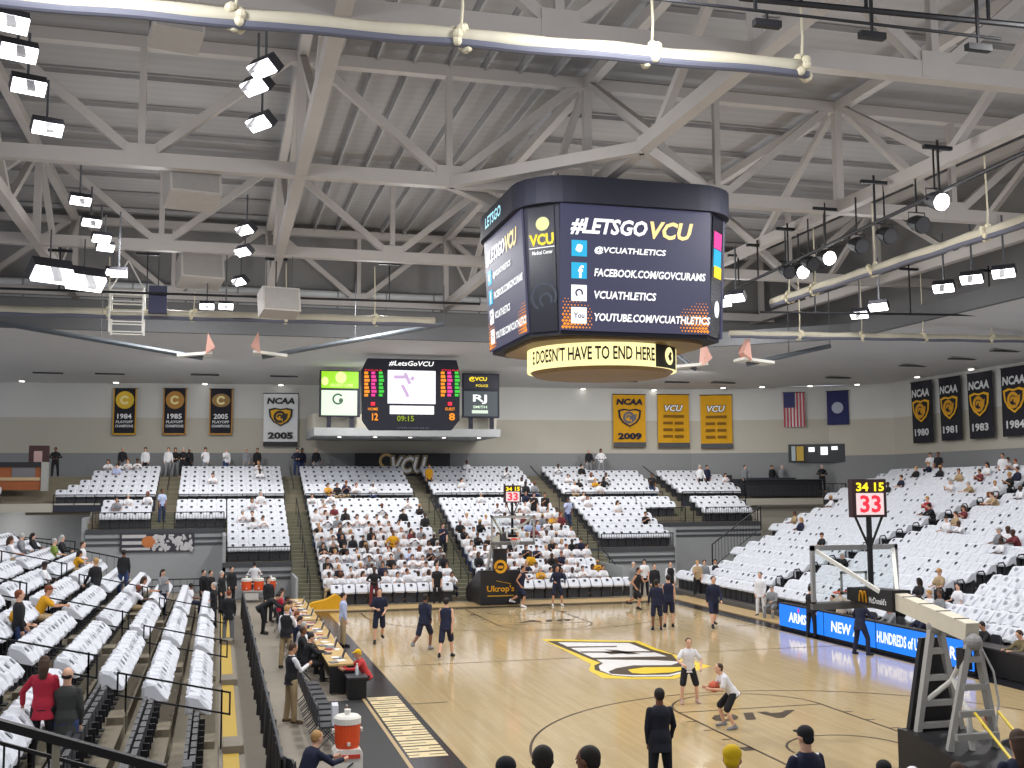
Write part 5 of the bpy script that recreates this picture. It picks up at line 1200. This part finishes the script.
def crowd(nm, where, dens):
    for s in SECSEATS[nm]:
        if s[2][1] == 0 and (nm in RAISED): continue
        if inview(s[0]) and R.random() < dens(s[2][1], s[0].x): seatperson(s, where)
crowd('centre-left block','centre-left block',lambda r,x: (.86 if r < 7 else .62 if r < 9 else .2 if x > -6 else .6))
crowd('block behind the far basket','far basket block',lambda r,x: (.86 if r < 7 else .68 if (r < 11 and x > 2.6) else .4 if r < 9 else .08))
crowd('lower left block','lower left block',lambda r,x: .13 if r in (1,3,4) else .03)
crowd('lower right block','lower right block',lambda r,x: .22 if x < 9 and r > 3 else .03)
crowd('upper far left block','upper far left block',lambda r,x: .35 if r > 3 or x < -20.3 else 0)
crowd('upper left block','upper left block',lambda r,x: .3 if (r > 3 and x > -12) else .03)
crowd('upper centre-left block','upper centre-left block',lambda r,x: .5 if r == 0 and x < -3 else .02)
crowd('upper centre block','upper centre block',lambda r,x: .45 if x > 4.4 and r < 4 else .02)
crowd('upper centre-right block','upper centre-right block',lambda r,x: .4 if r in (1,2,4) and x < 11 else .02)
crowd('upper far right block','upper far right block',lambda r,x: .5 if r > 4 else .03)
crowd('far left corner block','far left corner block',lambda r,x: .3)
rights = [s for s in seats if s[2][0] == 'right']; lefts = [s for s in seats if s[2][0] == 'left']
def at_pixel(pool, px, py, dz=.75): return min(pool, key=lambda s: (lambda q: (q[0]-px)**2+(q[1]-py)**2)(pix((s[0].x,s[0].y,s[0].z+dz))))
used = set()
for px, py, c in ((932,602,W_),(941,598,GY),(950,596,W_),(938,590,KH),(953,588,MR),(958,600,W_),(929,593,BK),(1004,541,GY),(1012,537,W_),(1019,545,MR),(1000,546,W_),(927,507,RD),(933,511,BK),(966,518,MR),(956,521,KH),(955,488,W_),(993,497,W_),(1000,500,KH),(985,478,MR),(1002,490,W_),(962,530,W_),(948,529,W_),
                  (920,476,BK),(928,472,NV),(905,484,NV),(960,478,KH),(1010,470,W_),(1018,480,NV),(1012,487,BK),(832,505,W_),(795,523,KH),(802,525,NV),(873,490,W_),(890,488,BK),(846,565,BK),(822,545,BK),(990,474,W_),(940,476,BK),(1020,500,W_),(1021,465,W_),(975,492,KH)):
    s = at_pixel(rights, px, py)
    if s[2] in used: continue
    used.add(s[2]); seatperson(s, 'right stand', c)
for px, py, c, ps in ((53,556,GN,'sit'),(75,567,GD,'lean'),(128,595,W_,'lean'),(139,594,W_,'lean'),(34,605,GD,'lean'),(5,612,GD,'sit'),(42,578,W_,'turn'),(180,592,W_,'turn'),(8,555,W_,'sit'),(30,545,BK,'sit'),(20,553,GY,'turn'),(66,549,BK,'sit')):
    s = at_pixel(lefts, px, py)
    if s[2] in used: continue
    used.add(s[2]); seatperson(s, 'left stand', c, ps)

# ------------------------------------------------------------------ standing people and players
def on(px, py, z=0.0): p = atz(px, py, z); return V((p.x, p.y, z))
def P_(label, loc, look, pose, top, bottom, hair, skin=0, vox=.018, H=1.8, group='people standing', **k): return person(label, loc, TOWARD(loc, look), pose, top, bottom, hair, skin, vox, H, group, **k)
cam2 = (CAM.x, CAM.y)
pl = 'players warming up'
P_('player in navy tee jogging toward the camera beside the press tables', on(379,643), (-8,-30), 'jog', (NV,'tee'), (NV,'shorts'), ('dark','short'), 0, H=1.9, group=pl, shoes=BK)
P_('player in navy long top running up court, next to a sleeveless player', on(424,650), (2,14), 'run', (NV,'long'), (NV,'shorts'), ('dark','short'), 2, H=1.92, group=pl, shoes=GY)
P_('player in sleeveless navy jersey walking away in front of the running player', on(446,658), (0,14), 'walk', (NV,'tank'), (NV,'shorts'), ('dark','short'), 0, H=1.92, group=pl, shoes=BK)
P_('player in navy long top standing left of a pair near the right sideline', on(657,630), (6,14), 'back', (NV,'long'), (NV,'shorts'), ('dark','short'), 2, H=1.88, group=pl, shoes=NV)
P_('player in navy sleeveless jersey standing right of a pair near the right sideline', on(669,627), (7,14), 'stand', (NV,'tank'), (NV,'shorts'), ('dark','short'), 0, H=1.98, group=pl, shoes=BK)
P_('player in navy long top walking along the right sideline', on(714,627), (2,-20), 'walk', (NV,'long'), (NV,'shorts'), ('brown','short'), 0, H=1.98, group=pl, shoes=BK)
P_('player in navy shorts jumping stride beside the far basket base', on(521,607), (6,10), 'run', (NV,'tank'), (NV,'shorts'), ('dark','short'), 1, H=1.95, group=pl, shoes=W_)
P_('player in black shorts running at the far right of the far baseline', on(637,609), (10,6), 'run', (BK,'tank'), (BK,'shorts'), ('dark','short'), 1, H=1.92, group=pl, shoes=BK)
P_('player in navy crouching near the far chairs right of the far basket', on(557,606), (2,4), 'guard', (NV,'long'), (NV,'shorts'), ('dark','short'), 1, H=1.85, group=pl, shoes=W_)
P_('man in pale blue shirt and khakis standing at the sideline by the tables', on(343,646), (0,4), 'stand', (LB,'long'), (KH,'pants'), ('dark','short'), 0, shoes=BK)
P_('person in black tee and maroon trousers before the far left front chairs', on(374,607), (-4,0), 'hips', (BK,'tee'), (MR,'pants'), ('dark','short'), 3)
P_('person in black standing between the far chairs left of the basket', on(437,604), (-4,0), 'stand', (BK,'tee'), (BK,'pants'), ('brown','short'), 0)
P_('man in black suit standing at the far right end of the far chairs', on(655,603), (4,0), 'stand', (BK,'jacket'), (BK,'pants'), ('dark','short'), 0)
P_('man in black vest over white standing behind the tall player', on(671,600), (4,0), 'stand', (W_,'long'), (BK,'pants'), ('dark','short'), 0, vest=(BK,'vest'))
P_('woman in white and grey standing left of the black suited man', on(634,600), (4,0), 'stand', (GY,'long'), (GY,'pants'), ('grey','short'), 0)
g3 = 'people by the grey corner wall'
P_('person in beige top and black trousers by the grey right corner wall', on(698,598), (4,0), 'phone', (KH,'tee'), (BK,'pants'), ('blond','short'), 0, .028, group=g3)
P_('person in grey top in the middle of three by the right corner wall', on(705,597), (4,0), 'stand', (GY,'long'), (GY,'pants'), ('brown','short'), 0, .028, group=g3)
P_('person in white and black, rightmost of three by the right corner wall', on(716,596), (4,0), 'stand', (W_,'long'), (BK,'pants'), ('dark','short'), 1, .028, group=g3, vest=(BK,'vest'))
P_('person in long white coat standing before the right front row', on(761,616), (0,0), 'stand', (W_,'jacket'), (W_,'pants'), ('dark','short'), 0)
P_('man in grey seated beside the white coat at the right front row', on(773,618,0), (0,0), 'sit', (GY,'long'), (GY,'pants'), ('brown','cap'), 0, capcol=GY)
P_('man in black standing at the far end of the LED boards', on(812,637), (14,4), 'back', (BK,'long'), (BK,'pants'), ('dark','short'), 0)
P_('man in beige shirt standing between two dark figures before the LED boards', on(842,641), (14,4), 'hips', ((190,172,150),'tee'), (BK,'pants'), ('brown','short'), 0)
P_('man in navy suit standing wide before the LED board, under the near backboard', on(861,655), (14,0), 'guard', (NV,'jacket'), (NV,'pants'), ('dark','short'), 2, H=1.86)
bl = MB().prism([(-.25,.0),(.25,.0),(.3,.5),(-.28,.52)], (8.35,-3.2,.95), (0,1,0), (0,0,1), .25)
P_('man in olive jacket working at a laptop behind the nearest LED board', V((9.0,-6.9,0)), (6,-6.9), 'work', ((112,100,72),'long'), (BK,'pants'), ('brown','short'), 0, .018)
for i, (yy, c) in enumerate(((3.2,BK),(1.2,MR),(-.4,GY),(-2.0,NV),(-3.4,BK),(-5.0,BK))):
    folding_chair(9.35,yy,rad(90),'black folding chair behind the LED boards, %s from the far end' % nth(i+1),charcoal,'chairs behind the LED boards')
    if i not in (1,): P_('seated scorer in %s behind the LED boards, %s from the far end' % (CN[c], nth(i+1)), V((9.3,yy,0)), (0,yy), R.choice(['work','sit']), (c,'long'), (BK,'pants'), ('dark','short'), R.choice([0,1,2]), group='scorers behind the LED boards')
# boys with the ball
P_('boy in white tee and black shorts standing with arms out on the court', on(689,703), (-6,-30), 'guard', (W_,'tee'), (BK,'shorts'), ('brown','short'), 0, .012, 1.62, 'boys playing', shoes=(180,150,140))
bp = on(733,728); P_('boy in white tee and black shorts stooping behind a basketball', bp, (bp.x-6,bp.y+.6), 'dribble', (W_,'tee'), (BK,'shorts'), ('brown','short'), 0, .012, 1.6, 'boys playing', shoes=GY)
d = depth((bp.x,bp.y,1)); bc = CAM+_ray(714,686.5)*d
t = tag(MB().ell(bc,.121,.121,.121,24,16).build('basketball', mat('basketball_orange', (196,92,62), .55), smooth=True), 'orange basketball in front of the stooping boy', 'ball')
b = MB()
for ax in ((1,0,0),(0,0,1)):
    u = V(ax); w2 = u.cross(V((0,1,0))); b.tube([bc+(V((0,1,0))*math.cos(k*math.pi/12)+w2*math.sin(k*math.pi/12))*.1215 for k in range(25)],.003,5)
b.build('ball_seam', black, t)
# suited man seen from behind
P_('man in dark suit seen from behind at the near end of the court', on(661,799), (-3.2,4), 'reach', ((28,30,42),'jacket'), ((26,27,36),'pants'), ('dark','short'), 2, .011, 1.86, shoes=BK)
# left corner crowd
lc = 'people in the left corner'
for px, py, c, ps, lb, hr in ((203,611,BK,'stand','man in black suit in the left corner, leftmost of the dark group',('dark','short')),(210,612,BK,'stand','man in black suit second from left in the dark corner group',('dark','short')),
    (221,613,BK,'stand','man in dark jacket third in the corner group by the grey wall',('grey','short')),(231,606,BK,'stand','tall dark-suited man in the corner by the grey block edge',('dark','short'))):
    P_(lb, on(px,py), (px % 7-6,10), ps, (c,'jacket'), (BK,'pants'), hr, 0, .022, group=lc)
P_('man in white shirt standing behind the orange coolers', on(254,599), (-9,40), 'hips', (W_,'long'), (BK,'pants'), ('dark','short'), 0, .022, group=lc)
P_('white-haired man in black standing on the left walkway', on(213,630), (-14,10), 'hips', (BK,'jacket'), (BK,'pants'), ('grey','short'), 0, .018, group=lc)
P_('auburn-haired person in dark jacket on the left walkway by the drape', on(228,642), (-11,20), 'stand', (BK,'jacket'), (GY,'pants'), ('red','short'), 0, .018, group=lc)
P_('person in dark coat bending beside the far coolers', on(262,634), (-8,8), 'bend', (BK,'jacket'), (BK,'pants'), ('dark','short'), 0, .02, group=lc)
P_('woman in dark jacket by the drape near the far press table', on(268,622), (-8,8), 'stand', (BK,'jacket'), (BK,'pants'), ('dark','long'), 0, .02, group=lc)
pw = 'people working at the press tables'
P_('man in black vest over white shirt standing with hands low by the drape', on(291,723), (-3,-5), 'phone', (W_,'long'), (KH,'pants'), ('brown','short'), 1, .013, 1.8, pw, vest=(BK,'vest'), shoes=(92,68,48))
P_('man in black vest over white shirt reading a sheet behind the press table', on(286,668), (-7,6), 'phone', (W_,'long'), (KH,'pants'), ('blond','short'), 0, .016, 1.86, pw, vest=(BK,'vest'), shoes=BK)
for i, (yy, c, hr) in enumerate(((-1.8,BK,('dark','short')),(-.4,BK,('brown','short')),(.9,W_,('grey','short')),(2.4,NV,('dark','short')),(3.8,NV,('red','short')),(5.2,GY,('dark','bald')),(7.4,LB,('brown','short')),(9.2,BK,('dark','short')),(11.2,RD,('dark','short')),(12.6,GY,('dark','short')))):
    folding_chair(-9.85,yy,rad(-90),'dark chair at the press table, %s from its near end' % nth(i+1),black,'chairs at the press tables')
    P_('seated person in %s at the press table, %s from its near end' % (CN[c], nth(i+1)), V((-9.82,yy,0)), (0,yy+R.uniform(-2,2)), R.choice(['work','work','sit','turn']), (c,'long'), (BK,'pants'), hr, R.choice([0,0,1,2]), .016, 1.78, pw)
p = on(349,697); P_('person in gold cap and red top crouched on the court side of the press table', V((-8.45,p.y+.35,0)), (-12,p.y), 'lean', ((190,60,60),'long'), (BK,'pants'), ('dark','cap'), 1, .016, 1.6, pw, capcol=(220,176,20))
q = atz(303,733,1.24); P_('blond person in navy sitting bent at the bottom left by the black drape', V((q.x,q.y,0)), (q.x+4,q.y+2), 'lean', (NV,'long'), (BK,'pants'), ('blond','short'), 0, .012, 1.8, pw)
folding_chair(q.x-.02,q.y-.03,TOWARD((q.x,q.y),(q.x+4,q.y+2)),'black folding chair under the blond person in navy',charcoal,'black folding chairs by the press table')
# standing in the left stand
def left_person(label, px, py, H, look, pose, top, bottom, hair, skin=0, vox=.018, **k):
    best = None
    for n in range(560):
        x = -12.3-.02*n; i = round((-12.6-x)/.85); p = atx(px, py, x); e = abs(p.z-lz(i)-H)
        if -17 < p.y < 16 and (best is None or e < best[0]-.02): best = (e, V((x,p.y,lz(i))))
    return P_(label, best[1], look, pose, top, bottom, hair, skin, vox, H, 'people standing in the left stand', **k)
left_person('man in black top and blue jeans standing at the left edge of the left stand', 20,582,1.8,(0,0),'back',(BK,'long'),(JN,'pants'),('red','short'),0,.013)
left_person('woman in crimson jacket seen from behind at the lower left', 45,655,1.7,(-13,10),'hug',(RD,'jacket'),(BK,'pants'),('brown','long'),1,.011)
left_person('balding man in dark grey jacket and jeans seen from behind at the lower left', 68,664,1.8,(-10,10),'stand',((58,60,58),'jacket'),(JN,'pants'),('dark','bald'),0,.011)
left_person('man in black seen from behind high in the left stand', 96,556,1.8,(-20,10),'back',(BK,'long'),(GY,'pants'),('blond','short'),0,.018)
left_person('man in white standing at the top of the left stand', 83,540,1.78,(0,10),'hips',(W_,'long'),(GY,'pants'),('brown','short'),0,.018)
left_person('man in black top standing before the crowd poster', 124,552,1.78,(-10,30),'stand',(BK,'long'),(JN,'pants'),('dark','short'),2,.018)
left_person('person in grey bending over the seats below the crowd poster', 141,572,1.2,(-20,10),'bend',(GY,'long'),(BK,'pants'),('grey','short'),0,.018)
left_person('woman in grey holding a phone below the crowd poster', 163,568,1.7,(0,-10),'phone',(GY,'long'),(NV,'pants'),('dark','long'),0,.018)
# the viewer's own stand, heads along the bottom edge
def near_person(label, px, py, pose, Hh, look, top, bottom, hair, skin=3, H=1.78, **k):
    best = None
    for j in range(12):
        yy = -20.15-.85*j; p = aty(px, py, yy); e = abs(p.z-(.3+.33*j)-Hh)
        if best is None or e < best[0]: best = (e, j, p)
    j, p = best[1], best[2]; zz = p.z-Hh
    return P_(label, V((p.x,p.y,.3+.33*j)), look, pose, top, bottom, hair, skin, .011, H*(p.z-(.3+.33*j))/Hh, 'heads along the bottom edge', **k)
near_person('dark-haired man facing the court, middle head on the bottom edge', 543,737,'sit',1.36,(-4,5),(BK,'long'),(BK,'pants'),('dark','short'))
near_person('dark-haired man turned left, right of the middle head on the bottom edge', 590,738,'turn',1.36,(-12,5),(BK,'long'),(BK,'pants'),('dark','short'),2)
near_person('person in a black cap at the bottom edge left of two dark heads', 505,751,'sit',1.36,(4,5),(BK,'long'),(BK,'pants'),('dark','cap'),capcol=BK)
near_person('person in navy with a gold cap leaning forward at the bottom edge', 728,757,'lean',1.2,(8,0),(NV,'long'),(BK,'pants'),('dark','cap'),1,capcol=(224,186,20))
near_person('man in black cap and navy jacket over white at the bottom right', 805,719,'back',1.82,(-9,4),(W_,'long'),(BK,'pants'),('brown','cap'),0,capcol=BK,vest=(NV,'coat'))
near_person('dark-haired person in navy at the right edge of the bottom row', 1019,724,'sit',1.36,(2,5),(NV,'long'),(BK,'pants'),('brown','long'),1)
near_person('person with brown hair below the goal base at the bottom edge', 958,757,'sit',1.36,(2,5),(BK,'long'),(BK,'pants'),('brown','short'),0)
near_person('person in a black cap at the bottom edge left of the goal base', 884,756,'sit',1.36,(6,5),(BK,'long'),(BK,'pants'),('dark','cap'),0,capcol=BK)
near_person('person in pale cap at the bottom edge before the goal base', 913,763,'sit',1.36,(6,5),(GY,'long'),(BK,'pants'),('dark','cap'),0,capcol=W_)
q = atz(989,712,1.3); P_('person in a white top sitting on the floor boards beyond the goal tower', V((q.x,q.y,0)), (-9,4), 'turn', (W_,'long'), (NV,'pants'), ('red','short'), 0, .013, 1.72)
folding_chair(q.x,q.y-.05,TOWARD((q.x,q.y),(-9,4)),'black folding chair beyond the goal tower',charcoal,'black folding chairs by the press table')
# standing along the concourse behind the far stand and in the far stairs
for i, (px, c) in enumerate(((55,BK),(122,BK),(145,W_),(168,W_),(175,BK),(183,BK),(189,BK),(205,W_),(226,W_),(246,GY),(257,BK),(297,NV),(302,NV),(316,BK),(589,BK),(601,W_),(700,W_),(707,NV),(745,GY),(772,BK),(782,GY),(822,BK))):
    yy = min(32.2, wall_y(aty(px, 470, 31.5).x)-.6) if px >= 700 else min(35.9, wall_y(aty(px, 470, 35.5).x)-.7)-.35*(i % 2); p = aty(px, 470, yy)
    P_('person in %s standing on the far concourse, %s from the left' % (CN[c], nth(i+1)), V((p.x,yy,uz_(6) if px < 700 else uz_(2))), (p.x+R.uniform(-8,8),0), R.choice(['stand','hips','phone','back']), (c,'long'), (R.choice([BK,JN,GY]),'pants'), (R.choice(['dark','brown','grey']),R.choice(['short','short','long'])), R.choice([0,0,1,2]), .028, 1.78, 'people on the far concourse')
for px, py, c, bt_, lb in ((429,478,GD,BK,'man in gold tee standing on the middle far stair near the top'),(443,538,NV,BK,'person in navy standing on the middle far stair halfway up'),(162,503,LB,JN,'person in jeans walking up the far left stair'),(568,512,LB,JN,'person in denim blue standing on the right far stair'),(534,508,BK,BK,'person in black standing behind the far shot clock, left one'),(545,508,BK,BK,'person in black standing behind the far shot clock, right one'),(621,560,W_,BK,'woman in white top on the floor below the right far stair'),(652,486,BK,JN,'person in black on the far right stair near the top'),(393,545,GD,BK,'man in gold tee standing among the seated crowd, centre-left block'),(930,452,W_,KH,'person in white standing behind the right stand, left one'),(1003,468,W_,NV,'person in white standing in the right stand near the top'),(938,452,BK,BK,'person in black standing behind the right stand beside the white one')):
    best = None
    if px < 900:
        for r in range(13): 
            p = aty(px, py, ry_(r)+.35); e = abs(p.z-.9-rz_(r)); best = min(best, (e, p.x, ry_(r)+.35, rz_(r))) if best else (e, p.x, ry_(r)+.35, rz_(r))
        for r in range(6):
            p = aty(px, py, uy_(r)+.35); best = min(best, (abs(p.z-.9-uz_(r)), p.x, uy_(r)+.35, uz_(r)))
        if px == 621: p = on(621,590,0); best = (0,p.x,17.6,0)
    else:
        for k in range(20):
            p = atx(px, py, kx(k)+.3); best = min(best, (abs(p.z-.9-kz(k)), kx(k)+.3, p.y, kz(k))) if best else (abs(p.z-.9-kz(k)), kx(k)+.3, p.y, kz(k))
    P_(lb, V(best[1:]), (0,0), R.choice(['stand','hips','phone']), (c,'tee'), (bt_,'pants'), ('dark','short'), R.choice([0,1,2]), .024, 1.8, 'people standing in the stands')
# past three hundred people: the farthest seated spectators become one mass
import numpy as np
people = [o for o in bpy.data.objects if o.get('category') == 'person']
crowd_ = sorted((o for o in people if o.get('group') == 'spectators'), key=lambda o: -depth(o.location))
extra = crowd_[:max(0, len(people)-300)]
if extra:
    co, fl, fs, mi, mats_, base, lb = [], [], [], [], [], 0, 0
    for o in extra:
        W = Matrix.LocRotScale(o.location, o.rotation_euler, o.scale); kids = [o]+list(o.children)
        for k in kids:
            me = k.data; M = np.array(W if k is o else W@Matrix.LocRotScale(k.location, k.rotation_euler, k.scale)); m = k.material_slots[0].material
            if m not in mats_: mats_.append(m)
            v = np.empty(len(me.vertices)*3, np.float32); me.vertices.foreach_get('co', v); v = v.reshape(-1,3)@M[:3,:3].T+M[:3,3]
            l = np.empty(len(me.loops), np.int32); me.loops.foreach_get('vertex_index', l); s = np.empty(len(me.polygons), np.int32); me.polygons.foreach_get('loop_start', s)
            co.append(v); fl.append(l+base); fs.append(s+lb); mi.append(np.full(len(s), mats_.index(m), np.int32)); base += len(v); lb += len(l)
        for k in kids[1:]: bpy.data.objects.remove(k)
        bpy.data.objects.remove(o)
    co, fl, fs, mi = (np.concatenate(a) for a in (co, fl, fs, mi)); me = bpy.data.meshes.new('seated_crowd')
    me.vertices.add(len(co)); me.vertices.foreach_set('co', co.astype(np.float32).ravel()); me.loops.add(len(fl)); me.loops.foreach_set('vertex_index', fl)
    me.polygons.add(len(fs)); me.polygons.foreach_set('loop_start', fs); me.update(calc_edges=True)
    for m in mats_: me.materials.append(m)
    me.polygons.foreach_set('material_index', mi); me.polygons.foreach_set('use_smooth', [True]*len(fs)); me.update()
    o = bpy.data.objects.new('seated_crowd', me); COL.objects.link(o); tag(o, 'farthest rows of seated spectators in the upper half of the stands', 'crowd', kind='stuff')
# ------------------------------------------------------------------ light and camera
def area(loc, size, power, rot=(0,0,0), col=(1,.97,.93), spread=180):
    l = bpy.data.lights.new('lamp', 'AREA'); l.shape = 'DISK'; l.size = size; l.energy = power; l.color = col; l.spread = rad(spread)
    o = bpy.data.objects.new('hall_lamp_or_fill', l); COL.objects.link(o); o.location = loc; o.rotation_euler = rot; return o
def point(loc, r, power, col=(1,.97,.93)):
    l = bpy.data.lights.new('lamp', 'POINT'); l.shadow_soft_size = r; l.energy = power; l.color = col
    o = bpy.data.objects.new('hall_lamp_or_fill', l); COL.objects.link(o); o.location = loc; return o
for x in (-14.5,-5.4,3.6,12.5):
    for y in (-17,-5.5,6,17): area((x,y,14.0),1.2,340 if x > 10 else 520,(0,0,0),(1,.985,.97))
for x in (-14.5,-5.4,3.6,12.5):
    for y in (-17,-5.5,6,17): point((x,y,13.2),.5,370,(.97,.98,1))  # unseen point lights added below the trusses to brighten the roof
for x in (-14,-4,6,15): area((x,27,12.0),1.0,470,(rad(12),0,0))
for y in (-4,6,16): area((22.5,y,12.0),1.0,150)
point((-23,31.8,3.2),.3,90)
w = bpy.data.worlds.new('hall_air'); bpy.context.scene.world = w; w.use_nodes = True
w.node_tree.nodes['Background'].inputs[0].default_value = (.86,.9,1,1); w.node_tree.nodes['Background'].inputs[1].default_value = .8
cam = bpy.data.cameras.new('camera'); co = bpy.data.objects.new('camera', cam); COL.objects.link(co); sc = bpy.context.scene; sc.camera = co
cam.sensor_fit = 'HORIZONTAL'; cam.sensor_width = 36; cam.lens = F*36/1024; cam.clip_end = 300; cam.clip_start = .1
m = Matrix((_r, _u, -_f)).transposed().to_4x4(); m.translation = CAM; co.matrix_world = m
vs_ = sc.view_settings; vs_.view_transform = 'Standard'; vs_.look = 'None'; vs_.gamma = 1; vs_.exposure = 0; vs_.use_curve_mapping = False
sc.cycles.use_denoising = True; sc.cycles.max_bounces = 8; sc.cycles.diffuse_bounces = 5; sc.cycles.glossy_bounces = 3; sc.cycles.transmission_bounces = 4; sc.cycles.sample_clamp_indirect = 4
sc.cycles.use_adaptive_sampling = True; sc.cycles.adaptive_threshold = .02
